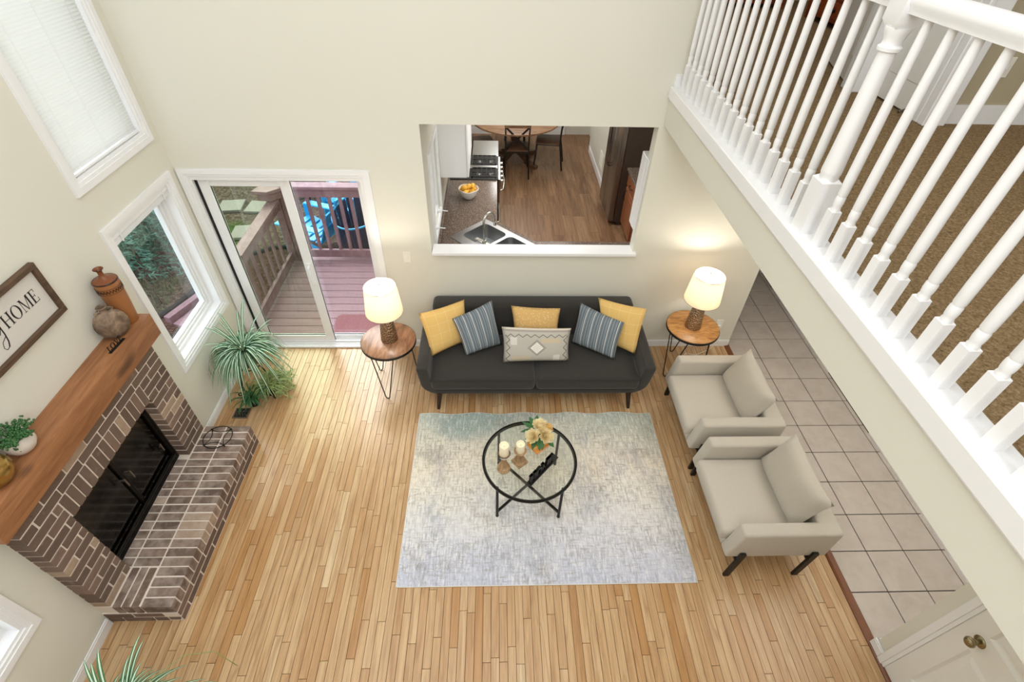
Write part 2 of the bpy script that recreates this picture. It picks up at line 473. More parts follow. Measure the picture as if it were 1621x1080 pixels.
def rug_mat():
    g = G('distressed_rug'); v = g.obj(); x, y, z = g.sep(v)
    big = g.noise(v, 1.6, 3, .55, .4); mid = g.noise(v, 3.6, 4, .6, .3)
    vs = g.noise(g.map(v, (64, 11, 1)), 1, 4, .7); hsn = g.noise(g.map(v, (11, 58, 1)), 1, 4, .7); dens = g.ramp(g.noise(g.map(v, (2.6, 3.2, 1), (3, 7, 0)), 1, 4, .65), [(.35, .35), (.65, 1)])
    fine = g.noise(v, 120, 4, .7)
    yy = g.math('MULTIPLY_ADD', big, .7, g.math('ADD', y, -.35))
    c = g.ramp(g.math('DIVIDE', yy, 1.62), [(0, 'c6c9da'), (.22, 'dbdae0'), (.45, 'e6e0d7'), (.62, 'ebdfcd'), (.82, 'd6d2c2'), (1, 'b8bfb3')])
    # teal patch in the back left, grey-brown shading on the right
    px = g.math('DIVIDE', g.math('SUBTRACT', x, .48), .42); py = g.math('DIVIDE', g.math('SUBTRACT', y, 1.52), .26)
    pr = g.math('ADD', g.math('ADD', g.math('POWER', px, 2.0), g.math('POWER', py, 2.0)), g.math('MULTIPLY_ADD', mid, 1.6, -.8))
    c = g.mix(g.ramp(pr, [(.2, .75), (1.1, 0)]), c, '8fa6a2')
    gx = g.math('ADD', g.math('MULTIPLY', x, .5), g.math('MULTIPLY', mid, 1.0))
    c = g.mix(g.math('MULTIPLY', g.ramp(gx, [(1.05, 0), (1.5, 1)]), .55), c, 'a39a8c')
    blu = g.noise(g.map(v, (3, 1.6, 1), (4, 2, 0)), 1, 4, .6, .4)
    c = g.mix(g.math('MULTIPLY', g.ramp(blu, [(.52, 0), (.68, 1)]), .42), c, '979fb4')
    wrn = g.noise(g.map(v, (2.4, 2.2, 1), (9, 5, 0)), 1, 4, .6, .3)
    c = g.mix(g.math('MULTIPLY', g.ramp(wrn, [(.56, 0), (.68, 1)]), .42), c, '94877a')
    k = g.math('MAXIMUM', g.ramp(vs, [(.49, 0), (.62, 1)]), g.ramp(hsn, [(.5, 0), (.63, 1)]))
    c = g.mix(g.math('MULTIPLY', g.math('MULTIPLY', k, .72), dens), c, '86817a')
    k2 = g.math('MAXIMUM', g.ramp(vs, [(.36, 1), (.46, 0)]), g.ramp(fine, [(.55, 0), (.68, 1)]))
    c = g.mix(g.math('MULTIPLY', k2, .6), c, 'f1eee8')
    g.bump(g.math('ADD', g.math('ADD', vs, hsn), fine), .5, .006)
    return g.fin(c, .95, spec=.15)
M['rug'] = rug_mat()
M['rugedge'] = plain('rug_binding', 'd8d3ca', .9)

def carpet():
    g = G('brown_carpet'); v = g.obj(); n = g.noise(v, 75, 5, .8); n2 = g.noise(v, 2.5, 3)
    c = g.ramp(n, [(.3, '4e3d2b'), (.44, '89714f'), (.56, 'a48b69'), (.7, 'c2ab88')])
    c = g.mix(g.math('MULTIPLY', n2, .3), c, '8d7558')
    g.bump(n, .8, .01); return g.fin(c, 1, spec=.1)
M['carpet'] = carpet()

def hammered():
    g = G('hammered_bronze'); vo = g.n('TexVoronoi'); g.l(g.obj(), vo.inputs['Vector']); vo.inputs['Scale'].default_value = 62
    g.bump(vo.outputs[0], .9, .01)
    return g.fin('b3a08a', .25, 1.0)
M['hammer'] = hammered()

def shade():
    g = G('lampshade_linen'); g.t.nodes.remove(g.b)
    d = g.n('BsdfDiffuse'); d.inputs[0].default_value = srgb('f6eee2')
    t = g.n('BsdfTranslucent'); t.inputs[0].default_value = srgb('fbf0de')
    mx = g.n('MixShader'); mx.inputs[0].default_value = .5
    g.l(d.outputs[0], mx.inputs[1]); g.l(t.outputs[0], mx.inputs[2]); g.l(mx.outputs[0], g.out.inputs[0]); return g.mat
M['shade'] = shade()
def slat():
    g = G('blind_slat'); g.t.nodes.remove(g.b)
    d = g.n('BsdfDiffuse'); d.inputs[0].default_value = srgb('f4f4f2')
    t = g.n('BsdfTranslucent'); t.inputs[0].default_value = srgb('f4f4f2')
    mx = g.n('MixShader'); mx.inputs[0].default_value = .4
    g.l(d.outputs[0], mx.inputs[1]); g.l(t.outputs[0], mx.inputs[2]); g.l(mx.outputs[0], g.out.inputs[0]); return g.mat
M['slat'] = slat()
def emit(name, col, st):
    g = G(name); g.t.nodes.remove(g.b); e = g.n('Emission'); e.inputs[0].default_value = srgb(col); e.inputs[1].default_value = st
    g.l(e.outputs[0], g.out.inputs[0]); return g.mat
M['bulb'] = emit('lit_bulb', 'ffe9c4', 25)

def leafm(name, c, c2, var=.25):
    g = G(name); n = g.noise(g.obj(), 9, 2); r = g.island()
    k = g.math('ADD', g.math('MULTIPLY', n, .5), g.math('MULTIPLY', r, .5))
    g.b.inputs['Subsurface Weight'].default_value = 0
    return g.fin(g.mix(k, c, c2), .45)
M['leaf'] = leafm('spider_leaf_green', '23502c', '4b7d50')
M['leafw'] = leafm('spider_leaf_stripe', 'b4cfb0', 'deead8')
M['leafy'] = leafm('olive_leaf', '66803c', 'a9b574')
M['leafd'] = leafm('deep_leaf', '1e4a26', '3c7a3e')
M['succ'] = leafm('succulent_leaf', '1f4a22', '467a40')
M['spruce'] = leafm('spruce_needles', '2f5546', '7aa890')
def petalm(name, c, c2):
    g = G(name); g.t.nodes.remove(g.b); k = g.mix(g.island(), c, c2)
    d = g.n('BsdfDiffuse'); t_ = g.n('BsdfTranslucent'); g.l(k, d.inputs[0]); g.l(k, t_.inputs[0])
    mx = g.n('MixShader'); mx.inputs[0].default_value = .4
    g.l(d.outputs[0], mx.inputs[1]); g.l(t_.outputs[0], mx.inputs[2]); g.l(mx.outputs[0], g.out.inputs[0]); return g.mat
M['bark'] = plain('bark', '5a4a40', .9, var=.3, scale=20)

# ================================================================== SETTING
XL, YB, XG = -2.64, 4.085, 1.34          # left wall face, back wall face, gallery edge
ZS = 2.405                                # soffit height
# ---- left wall with its window and firebox openings
m = MB()
W2 = (3.095, 3.92, .73, 1.965); W1 = (3.085, 3.915, 2.345, 3.85); W3 = (.2, 1.055, .68, 1.965); FB = (1.58, 2.49, .245, .935)
rect = lambda a: [(a[0], a[2]), (a[1], a[2]), (a[1], a[3]), (a[0], a[3])]
m.prism([(-2.3, -.05), (4.205, -.05), (4.205, 5.3), (-2.3, 5.3)], -2.80, XL, lambda u, v, w_: (w_, u, v), holes=[rect(W1), rect(W2), rect(W3), rect(FB)])
struct(m, 'wall_left', M['wall'], 'pale cream wall with windows and brick fireplace')
# ---- back wall with sliding door and pass-through
m = MB()
m.prism([(-2.80, -.3), (2.61, -.3), (2.61, ZS), (1.352, ZS), (1.352, 5.3), (-2.80, 5.3)], YB, YB+.12,
        lambda u, v, w_: (u, w_, v), holes=[[(-2.565, -.02), (-1.115, -.02), (-1.115, 1.94), (-2.565, 1.94)], [(-.597, 1.19), (1.305, 1.19), (1.305, 2.385), (-.597, 2.385)]])
struct(m, 'wall_back', M['wall'], 'pale cream back wall with sliding door and kitchen opening')
# ---- other walls of the tall room
m = MB(); m.box(-2.80, 5.6, -2.42, -2.30, -.05, 5.3); struct(m, 'wall_front', M['wall'])
m = MB(); m.box(-2.82, 5.6, -2.42, 4.21, 5.3, 5.42); m.box(1.36, 5.6, 4.21, 8.6, 5.3, 5.42); struct(m, 'ceiling', M['ceil'])
m = MB(); m.box(XG, XG+.13, -2.3, YB-.002, ZS, 2.60); struct(m, 'trim_gallery', M['wall'], 'cream fascia below the gallery floor')
m = MB(); m.box(XG+.13, 4.85, -2.3, YB-.002, ZS, 2.44); m.box(1.36, 4.85, YB-.002, 8.6, ZS-.015, 2.44); m.box(-.72, 1.355, YB+.121, 10.4, 2.39, 2.44); m.box(1.355, 2.62, 8.6, 10.4, 2.39, 2.44)
struct(m, 'ceiling', M['ceil'], 'ceiling under the gallery and over the kitchen')
# hall walls
m = MB(); m.box(3.565, 3.68, -2.3, 2.85, 0, ZS); m.box(3.565, 3.68, 3.66, 5.15, 0, ZS); m.box(3.565, 3.68, 5.5, 8.6, 0, ZS); m.box(3.565, 3.68, 2.85, 3.66, 2.1, ZS); m.box(3.565, 3.68, 5.15, 5.5, 2.1, ZS)
m.box(2.62, 3.565, 7.6, 7.72, 0, ZS-.016); m.box(3.685, 3.75, 2.7, 5.6, 0, ZS)  # end wall and doorway backing added to stop daylight leaking into the hall
struct(m, 'wall_hall_right', M['wall'])
m = MB(); m.box(2.60, 2.72, .97, 1.075, 0, ZS); m.box(2.60, 2.72, .16, .97, 1.99, ZS); m.box(2.60, 2.72, -2.3, .16, 0, ZS); m.box(2.72, 3.565, .955, 1.075, 0, ZS)
struct(m, 'wall_closet', M['wall'], 'cream wall around the closet door')
# kitchen walls
m = MB()
m.prism([(YB+.12, 0), (10.4, 0), (10.4, 2.39), (YB+.12, 2.39)], -.72, -.60, lambda u, v, w_: (w_, u, v), holes=[[(4.47, 1.14), (5.10, 1.14), (5.10, 1.94), (4.47, 1.94)]])
struct(m, 'wall_kitchen_left', M['wall'])
m = MB(); m.box(-.72, 2.62, 10.28, 10.4, 0, 2.39); struct(m, 'wall_kitchen_back', M['wall'])
m = MB(); m.box(2.50, 2.61, YB+.12, 7.6, 0, ZS-.015); m.box(1.78, 2.62, 7.6, 7.72, 0, 2.39); m.box(1.78, 1.90, 7.72, 9.50, 0, 2.39); m.box(1.78, 1.9, 9.5, 10.28, 2.08, 2.39); m.box(1.9, 2.62, 10.1, 10.28, 0, 2.39); m.box(2.5, 2.62, 7.72, 10.28, 0, 2.39)
struct(m, 'wall_kitchen_right', M['wall'])

# ---- floors
sub = MB(); sub.box(XL-.1, 2.60, -2.3, YB+.1, -.09, -.016)
floor = struct(sub, 'floor', M['groove'], 'light oak strip floor')
PW, PT, GAP = .0565, .016, .0026
plk = []
x = XL+.012
while x < 2.56:
    wv = min(PW, 2.572-x); y = -1.2 - random.random()*.6
    while y < 4.06:
        L = random.choice((.35, .5, .65, .8, 1.0, 1.2))*random.uniform(.85, 1.15)
        y1 = min(y+L, 4.07)
        if 4.07-y1 < .12: y1 = 4.07
        if y1-y > .03: plk.append((x, wv, y, y1))
        y = y1
    x += PW
def hidden(p):
    cx, cy = p[0]+.028, (p[2]+p[3])/2
    return (-.72 < cx < 1.49 and 1.5 < cy < 3.1) or (cx < -2.15 and 1.3 < cy < 2.8) or (-.6 < cx < 1.4 and cy > 3.35) or p[3] < .86 or (cx > 1.7 and 1.65 < cy < 2.35) or (cx > 1.7 and 2.55 < cy < 3.3)
def rank(p):
    return (p[3]-max(p[2], .8))*(1.0/(1+.35*max(0, p[2]-.8)))
vis = sorted([p for p in plk if not hidden(p)], key=rank, reverse=True)
near = vis[:296]; far = [p for p in plk if p not in set(near)]
for (x, wv, y0, y1) in near:
    L = round((y1-y0-GAP)/.04)*.04; L = max(.04, min(L, y1-y0-GAP)) if abs(L-(y1-y0-GAP)) < .001 else y1-y0-GAP
    me = bevel_mesh('plank', wv-GAP, L, PT, .0008, M['oak'])
    inst('plank', me, floor, (x+wv/2, (y0+y1)/2, -PT/2))
m = MB()
for (x, wv, y0, y1) in far: m.box(x+GAP/2, x+wv-GAP/2, y0+GAP/2, y1-GAP/2, -PT, 0)
tag(m.build('planks_under_furniture', M['oak_stuff'], floor), kind='stuff')
# transition strip between oak and tile
m = MB(); m.prism([(2.572, -.01), (2.632, -.01), (2.632, .002), (2.62, .012), (2.585, .012), (2.572, .002)], -1.2, YB-.003, lambda u, v, w_: (u, w_, v))
struct(m, 'trim_threshold', plain('threshold_wood', '7a4a2c', .4, var=.15))
# hall tiles
m = MB(); m.box(2.60, 3.68, -2.3, 8.6, -.09, -.008); hf = struct(m, 'floor', M['grout'], 'square beige tile floor with dark grout')
xs = [2.632, 2.915-.003, 3.2135, 3.5195, 3.565]; yg = [1.7245-.3075*6+.3075*i for i in range(24)]
for i in range(4):
    for j in range(23):
        if yg[j+1] < .7 or yg[j] > 6.2: continue
        if i == 3 and not (2.7 < yg[j] < 3.7 or 5 < yg[j] < 5.6): pass
        x0, x1 = xs[i]+.0035, xs[i+1]-.0035
        if i == 0: x0 -= .003
        y0, y1 = yg[j]+.0035, yg[j+1]-.0035
        inst('tile', bevel_mesh('tile', x1-x0, y1-y0, .01, .0015, M['tile']), hf, ((x0+x1)/2, (y0+y1)/2, -.005))
# kitchen floor
m = MB(); m.box(-.60, 2.5, YB+.12, 10.28, -.09, -.009); kf = struct(m, 'floor', plain('plank_gap', '4a3525', .8), 'brown plank kitchen floor')
for i in range(17):
    x0 = -.60+i*.18; y = YB+.12-random.random()*.9
    if x0 > 2.4: continue
    while y < 10.2:
        y1 = min(y+1.22, 10.28); ya = max(y, YB+.12)
        if y1-ya > .05:
            me = bevel_mesh('plank_kitchen', .1788, round(y1-ya-.0012, 3), .009, .0008, M['lvp'])
            inst('plank', me, kf, (x0+.09, (ya+y1)/2, -.0045))
        y = y1
# gallery carpet
m = MB(); m.box(XG+.13, 4.85, -2.3, 8.5, 2.44, 2.675); struct(m, 'floor', M['carpet'], 'brown gallery carpet')

# ---- baseboards
def baseboard(name, pts, h=.085, t=.016, mat='white'):
    m = MB()
    for (x0, y0, x1, y1) in pts:
        m.obox((x0, y0, h*.42), (x1, y1, h*.42), t, h*.84); m.obox((x0, y0, h*.92), (x1, y1, h*.92), t*.62, h*.16)
    return struct(m, name, M[mat])
baseboard('baseboard_left', [(XL+.008, 2.79, XL+.008, YB), (XL+.008, -2.3, XL+.008, 1.30)])
baseboard('baseboard_back', [(-1.05, YB-.008, 2.605, YB-.008)])
baseboard('baseboard_hall', [(3.557, 3.66, 3.557, 5.15), (3.557, 1.08, 3.557, 2.85), (3.557, 5.5, 3.557, 8.5), (2.612, 1.083, 3.557, 1.083), (2.592, 1.0, 2.592, 1.091)])
baseboard('baseboard_kitchen', [(-.6, 10.27, 1.3, 10.27), (1.772, 7.6, 1.772, 9.43), (1.772, 7.592, 2.5, 7.592)], h=.12)

# ---- window and door trims
def casing(name, wv, fn, wd=.065, t=.018, apron=False):
    m = MB(); a, b, c, d = wv
    for (u0, u1, v0, v1) in ((a-wd, a, c-wd, d+wd), (b, b+wd, c-wd, d+wd), (a, b, c-wd, c), (a, b, d, d+wd)):
        m.prism([(u0, v0), (u1, v0), (u1, v1), (u0, v1)], 0, t*.6, fn)
    for (u0, u1, v0, v1) in ((a-wd, a-wd*.35, c-wd, d+wd), (b+wd*.35, b+wd, c-wd, d+wd), (a-wd*.35, b+wd*.35, c-wd, c-wd*.35), (a-wd*.35, b+wd*.35, d+wd*.35, d+wd)):
        m.prism([(u0, v0), (u1, v0), (u1, v1), (u0, v1)], t*.55, t, fn)
    return struct(m, name, M['white'])
fl = lambda u, v, w_: (XL+w_, u, v)
def window(name, wv, glassmat='glass', depth=.11, blind=None):
    a, b, c, d = wv; m = MB(); fr = casing(name, wv, fl)
    # jamb lining, sash
    for (u0, u1, v0, v1) in ((a, a+.02, c, d), (b-.02, b, c, d), (a+.02, b-.02, c, c+.02), (a+.02, b-.02, d-.02, d)):
        m.box(XL-.15, XL, u0, u1, v0, v1)
    m.build('jamb', M['white'], fr)
    m = MB(); a2, b2, c2, d2 = a+.02, b-.02, c+.02, d-.02
    for k, (dx, wd) in enumerate(((0, .028), (-.02, .05), (-.035, .068))):
        for (u0, u1, v0, v1) in ((a2, a2+wd, c2, d2), (b2-wd, b2, c2, d2), (a2+wd, b2-wd, c2, c2+wd), (a2+wd, b2-wd, d2-wd, d2)):
            m.box(XL-.15, XL-.07+dx, u0, u1, v0, v1)
    m.build('sash', M['vinyl'], fr)
    m = MB(); m.box(XL-.125, XL-.119, a2+.06, b2-.06, c2+.06, d2-.06); m.build('pane', M[glassmat], fr)
    return fr
w2 = window('window_2', W2); w1 = window('window_1', W1); w3 = window('window_3', W3)
for o, t in ((w2, 'casement window beside the sliding door'), (w1, 'tall upper window with closed white blinds'), (w3, 'window left of the fireplace')): o['label'] = t

# ---- blinds in the upper window: every slat its own piece
bt = thing('window_blind', 'closed white horizontal slat blind filling the tall upper window', 'blind', (XL-.02, 3.5, 2.36))
m = MB(); m.rbox(XL-.05, XL-.004, W1[0]+.022, W1[1]-.022, W1[3]-.06, W1[3]-.02, .006); m.build('head_rail', M['white'], bt)
m = MB(); m.rbox(XL-.045, XL-.01, W1[0]+.026, W1[1]-.026, W1[2]+.024, W1[2]+.044, .006); m.build('bottom_rail', M['white'], bt)
sm = MB(); n = 6; sw = .0235
for k in range(n):
    pass
prof = [(-sw/2+sw*k/n, .0028*(1-((k-n/2)/(n/2))**2)) for k in range(n+1)]
vs = []
for yy in (W1[0]+.028-3.5, W1[1]-.028-3.5):
    for (a, b) in prof: vs.append((a, yy, b))
for yy in (W1[0]+.028-3.5, W1[1]-.028-3.5):
    for (a, b) in prof: vs.append((a, yy, b-.0006))
q = n+1
fs = [(k, k+1, q+k+1, q+k) for k in range(n)]+[(2*q+k, 3*q+k, 3*q+k+1, 2*q+k+1) for k in range(n)]
fs += [(0, q, 3*q, 2*q), (n, 2*q+n, 3*q+n, q+n)]
fs += [(k, 2*q+k, 2*q+k+1, k+1) for k in range(n)]+[(q+k, q+k+1, 3*q+k+1, 3*q+k) for k in range(n)]
sm.add(vs, fs); slat_me = sm.mesh('slat', M['slat'], smooth=40)
z = W1[2]+.058
while z < W1[3]-.065:
    inst('slat', slat_me, bt, (XL-.028, 3.5, z), (0, math.radians(62), 0)); z += .0208
m = MB()
for yy in (3.22, 3.5, 3.78): m.cyl((XL-.0135, yy, W1[2]+.03), (XL-.0135, yy, W1[3]-.05), .0012, n=5)
m.build('cord', M['white'], bt)
# raised blind (head rail and stacked slats) in the casement window
rb = thing('window_blind', 'white blind pulled fully up at the top of the casement window', 'blind', (XL-.02, 3.5, 1.9))
m = MB(); m.rbox(XL-.055, XL-.006, W2[0]+.022, W2[1]-.022, W2[3]-.058, W2[3]-.022, .008); m.build('head_rail', M['white'], rb)
m = MB()
for k in range(9): m.rbox(XL-.05, XL-.012, W2[0]+.026, W2[1]-.026, W2[3]-.064-k*.0045, W2[3]-.0605-k*.0045, .001, 1)
m.build('slat_stack', M['white'], rb)
m = MB()
for yy in (3.2, 3.82): m = MB(); m.rbox(XL-.01, XL-.002, yy-.006, yy+.006, W2[3]-.105, W2[3]-.03, .002, 1); m.build('clip', M['vinyl'], rb)

# ---- sliding patio door
fb = lambda u, v, w_: (u, YB-w_, v)
dr = casing('door_1', (-2.565, -1.115, -.2, 1.94), fb, .062); dr['label'] = 'white sliding patio door'
m = MB()
for (x0, x1, z0, z1) in ((-2.565, -2.535, 0, 1.94), (-1.145, -1.115, 0, 1.94), (-2.535, -1.145, 1.905, 1.94), (-2.565, -1.115, -.02, .03)):
    m.box(x0, x1, YB-.005, YB+.14, z0, z1)
m.box(-2.52, -1.16, YB+.02, YB+.03, .03, .05); m.box(-2.52, -1.16, YB+.075, YB+.085, .03, .05); m.rbox(-2.63, -1.05, YB-.045, YB+.02, .0, .022, .006)
m.build('door_frame', M['vinyl'], dr)
m = MB(); m.box(-2.532, -2.515, YB+.02, YB+.05, .03, 1.9); m.build('track', M['rubber'], dr)
def sash(x0, x1, y, st, gm, nm):
    m = MB()
    for (a, b, c, d) in ((x0, x0+st, .035, 1.9), (x1-st, x1, .035, 1.9), (x0+st, x1-st, .035, .035+st*.95), (x0+st, x1-st, 1.9-st*.75, 1.9)):
        m.rbox(a, b, y, y+.038, c, d, .004, 1)
        m.rbox(a+.01 if b-a > .1 else a, b, y+.008, y+.03, c, d, .002, 1)
    s_ = m.build(nm, M['vinyl'], dr)
    m = MB(); m.box(x0+st-.008, x1-st+.008, y+.016, y+.021, .035+st*.8, 1.9-st*.6); m.build('pane', M[gm], s_)
    return s_
s1 = sash(-2.515, -1.75, YB+.028, .088, 'glass_tint', 'sliding_sash')
s2 = sash(-1.835, -1.145, YB+.08, .05, 'glass', 'fixed_sash')
m = MB(); m.tube([(-1.79, YB+.03, 1.03), (-1.79, YB-.012, 1.02), (-1.79, YB-.018, .96), (-1.79, YB-.018, .9), (-1.79, YB-.012, .84), (-1.79, YB+.03, .83)], .011, 8)
m.rbox(-1.812, -1.768, YB+.018, YB+.03, .80, 1.06, .004); m.build('handle', M['vinyl'], dr)

# ---- pass-through sill
m = MB(); m.rbox(-.592, 1.338, YB-.045, YB+.118, 1.192, 1.226, .006); struct(m, 'trim_1', M['white'], 'white sill board of the kitchen opening')
# ---- closet door in the wall at lower right
cd = casing('door_2', (.16, .935, -.2, 1.99), lambda u, v, w_: (2.60-w_, u, v), .062); cd['label'] = 'white panelled closet door'
m = MB(); m.box(2.612, 2.655, .1605, .9345, .012, 1.985)
ft = lambda u, v, w_: (2.61-w_, u, v)
P = [(.27, .52, .2, .78), (.575, .825, .2, .78), (.27, .52, .95, 1.55), (.575, .825, .95, 1.55), (.27, .52, 1.66, 1.88), (.575, .825, 1.66, 1.88)]
m2 = MB(); m2.prism([(.1605, .012), (.9345, .012), (.9345, 1.985), (.1605, 1.985)], -.01, .012, ft, holes=[rect(p) for p in P]); m2.v += []; 
slabm = m2.build('door_leaf', M['door'], cd)
for p in P:
    q = MB(); a, b, c, d = p
    for i, (e, h) in enumerate(((.0, -.003), (.02, -.003), (.045, .008))): pass
    vs = [ft(u, v, w_) for (e, w_) in ((0, .012), (.014, -.001), (.03, -.001), (.055, .008)) for (u, v) in ((a+e, c+e), (b-e, c+e), (b-e, d-e), (a+e, d-e))]
    q.add(vs, [(k*4+i, k*4+(i+1) % 4, k*4+4+(i+1) % 4, k*4+4+i) for k in range(3) for i in range(4)]+[(12, 13, 14, 15)])
    q.build('panel', M['door'], cd)
m.build('door_core', M['door'], cd)
m = MB(); R90 = Matrix.Translation((2.598, .83, .88)) @ Matrix.Rotation(-pi/2, 4, 'Y')
m.lathe([(.034, 0), (.034, .004), (.028, .008), (.013, .012), (.012, .035), (.022, .042), (.029, .052), (.029, .062), (.022, .072), (.008, .076)], n=24); m.xf(R90)
m.build('knob', M['brass'], cd, smooth=40)
m = MB(); m.box(2.60, 2.606, .93, .937, .84, .90); m.build('strike_plate', M['brass'], cd)

# ---- gallery railing
m = MB(); m.rbox(XG-.018, XG+.125, -2.3, YB-.004, 2.612, 2.694, .005)
m.rbox(XG-.008, XG+.02, -2.3, YB-.004, 2.600, 2.62, .003)
struct(m, 'trim_gallery', M['white'], 'white curb board under the gallery balusters')
rl = thing('gallery_railing', 'white turned-baluster railing along the upstairs gallery', 'railing', (XG+.065, 1.99, 2.692))
bxx = XG+.06
def turned(x, y, half, z0, zsq, prof, n=12, zt=None, half2=None):
    m = MB(); c = .12*half
    m.add([(x+sx*half, y+sy*half, z) for z in (z0, zsq-half*.35) for sx, sy in ((-1,-1),(1,-1),(1,1),(-1,1))]+[(x+sx*half*.62, y+sy*half*.62, zsq) for sx, sy in ((-1,-1),(1,-1),(1,1),(-1,1))],
          [(0,1,5,4),(1,2,6,5),(2,3,7,6),(3,0,4,7),(4,5,9,8),(5,6,10,9),(6,7,11,10),(7,4,8,11),(8,9,10,11)])
    return m
bm_ = turned(0, 0, .0205, 0, .172, None)
bm_.lathe([(.0185, .165), (.0185, .176), (.0162, .182), (.0182, .19), (.0192, .202), (.0192, .222), (.0168, .229), (.0190, .236), (.0198, .30), (.0192, .42), (.017, .60), (.015, .78), (.014, .845)], n=14)
bal_me = bm_.mesh('baluster', M['white'], smooth=35)
ys = [3.97+.0175-.1166*k for k in range(17)]+[1.845+.0175-.1166*k for k in range(15)]
for y in ys: inst('baluster', bal_me, rl, (bxx, y, 2.692))
nm = turned(bxx, 1.992, .043, 2.692, 2.945, None)
nm.lathe([(.036, 2.93), (.0385, 2.945), (.037, 2.953), (.040, 2.96), (.0405, 2.975), (.038, 3.05), (.034, 3.2), (.030, 3.38), (.029, 3.41), (.040, 3.416), (.041, 3.427), (.033, 3.434), (.031, 3.447), (.038, 3.466), (.043, 3.482), (.043, 3.488)], (bxx, 1.992, 0), n=24, cap0=False)
hb = .045
nm.add([(bxx+sx*hb*k, 1.992+sy*hb*k, z) for z, k in ((3.485, .72), (3.505, 1), (3.62, 1), (3.645, .9)) for sx, sy in ((-1,-1),(1,-1),(1,1),(-1,1))],
       [(3,2,1,0)]+[(r*4+i, r*4+(i+1) % 4, r*4+4+(i+1) % 4, r*4+4+i) for r in range(3) for i in range(4)]+[(12,13,14,15)])
nm.build('newel_post', M['white'], rl, smooth=35)
def handrail(y0, y1):
    m = MB(); pr = [(-.024, 3.534), (.024, 3.534), (.026, 3.55), (.033, 3.562), (.034, 3.578), (.028, 3.592), (.014, 3.602), (-.014, 3.602), (-.028, 3.592), (-.034, 3.578), (-.033, 3.562), (-.026, 3.55)]
    m.prism([(bxx+a, b) for a, b in pr], y0, y1, lambda u, v, w_: (u, w_, v)); return m
handrail(2.037, YB-.003).build('handrail', M['white'], rl, smooth=30)
handrail(.2, 1.947).build('handrail', M['white'], rl, smooth=30)

# ---- upstairs rooms behind the gallery
ZF = 2.675
m = MB(); m.box(1.352, 1.50, YB, YB+.12, ZF, 5.3); m.box(1.50, 2.83, YB, YB+.12, 4.75, 5.3); struct(m, 'wall_bedroom', M['wall'])
m = MB(); m.box(2.85, 2.97, 3.46, 3.49, ZF, 5.3); m.box(2.85, 2.97, 4.05, 4.10, ZF, 5.3); m.box(2.85, 2.97, 3.49, 4.05, 4.72, 5.3); m.box(2.85, 4.85, 3.43, 3.46, ZF, 5.3)
struct(m, 'wall_landing', M['taupe'], 'taupe landing wall upstairs')
m = MB(); m.box(4.73, 4.85, -2.3, 8.6, ZF, 5.3); m.box(1.36, 4.85, 8.0, 8.12, ZF, 5.3); m.box(1.36, 1.48, YB+.12, 8.0, ZF, 5.3)
struct(m, 'wall_bedroom_back', M['wall'])
m = MB(); m.obox((2.99, 3.422, ZF+.06), (4.73, 3.422, ZF+.06), .014, .12); m.obox((1.51, YB-.006, ZF+.05), (1.352, YB-.006, ZF+.05), .012, .1)
struct(m, 'baseboard_landing', M['white'])
# closet door on the landing
ld = thing('landing_door', 'white panelled door closed in the landing wall behind the newel post', 'door', (2.85, 3.76, ZF))
m = MB()
for (y0, y1) in ((3.36, 3.425), (3.43, 3.492), (4.048, 4.12)): m.rbox(2.826, 2.86, y0, y1, ZF, 4.78, .006, 1)
m.rbox(2.83, 2.985, 3.37, 3.429, ZF, 4.775, .004, 1)
m.build('door_casing', M['white'], ld)
m = MB(); m.box(2.848, 2.89, 3.495, 4.045, ZF+.015, 4.70); m.build('door_leaf', M['door'], ld)
for z0, z1 in ((2.86, 3.5), (3.66, 4.3)):
    for y0, y1 in ((3.57, 3.74), (3.80, 3.97)):
        m = MB(); m.rbox(2.843, 2.852, y0, y1, z0, z1, .004, 1); m.build('panel', M['door'], ld)
m = MB(); m.cyl((2.842, 3.505, 3.065), (2.842, 3.505, 3.16), .007, n=8); m.build('hinge', M['dsteel'], ld)
m = MB(); m.cyl((2.826, 3.56, ZF+.05), (2.765, 3.54, ZF+.035), .006, n=8); m.cyl((2.765, 3.54, ZF+.035), (2.755, 3.537, ZF+.032), .011, n=8); m.build('door_stop', M['dsteel'], ld)
# open bedroom door
bd = thing('bedroom_door', 'white panelled bedroom door standing open with a nickel hinge', 'door', (2.80, 4.2, ZF))
m = MB(); A = Vector((2.775, 4.215, 0)); B = Vector((2.995, 4.99, 0)); dv = (B-A).normalized(); nv = Vector((-dv.y, dv.x, 0))
zz = lambda p, z: Vector((p.x, p.y, z))
m.obox(zz(A, 3.69), zz(B, 3.69), .036, 2.0, up=(0, 0, 1)); m.build('door_leaf', M['door'], bd)
for z0, z1 in ((2.86, 3.48), (3.66, 4.3)):
    for t0, t1 in ((.14, .36), (.46, .68)):
        m = MB(); p = A+dv*t0+nv*.019; q = A+dv*t1+nv*.019; m.obox(zz(p, (z0+z1)/2), zz(q, (z0+z1)/2), .008, z1-z0); m.build('panel', M['door'], bd)
m = MB(); m.obox(zz(A-dv*.034, 3.69), zz(A-dv*.002, 3.69), .034, 1.99); m.build('door_edge', plain('shadowed_door_edge', '9c9c9a', .5), bd)  # added grey strip, shade of the hinge gap put into its colour
m = MB()
for zc in (3.10, 4.4):
    p = A+nv*.02; m.obox(zz(p-dv*.004, zc), zz(p+dv*.036, zc), .004, .09); m.cyl(zz(p-dv*.008, zc-.045), zz(p-dv*.008, zc+.045), .006, n=8)
m.build('hinge', M['steel'], bd)
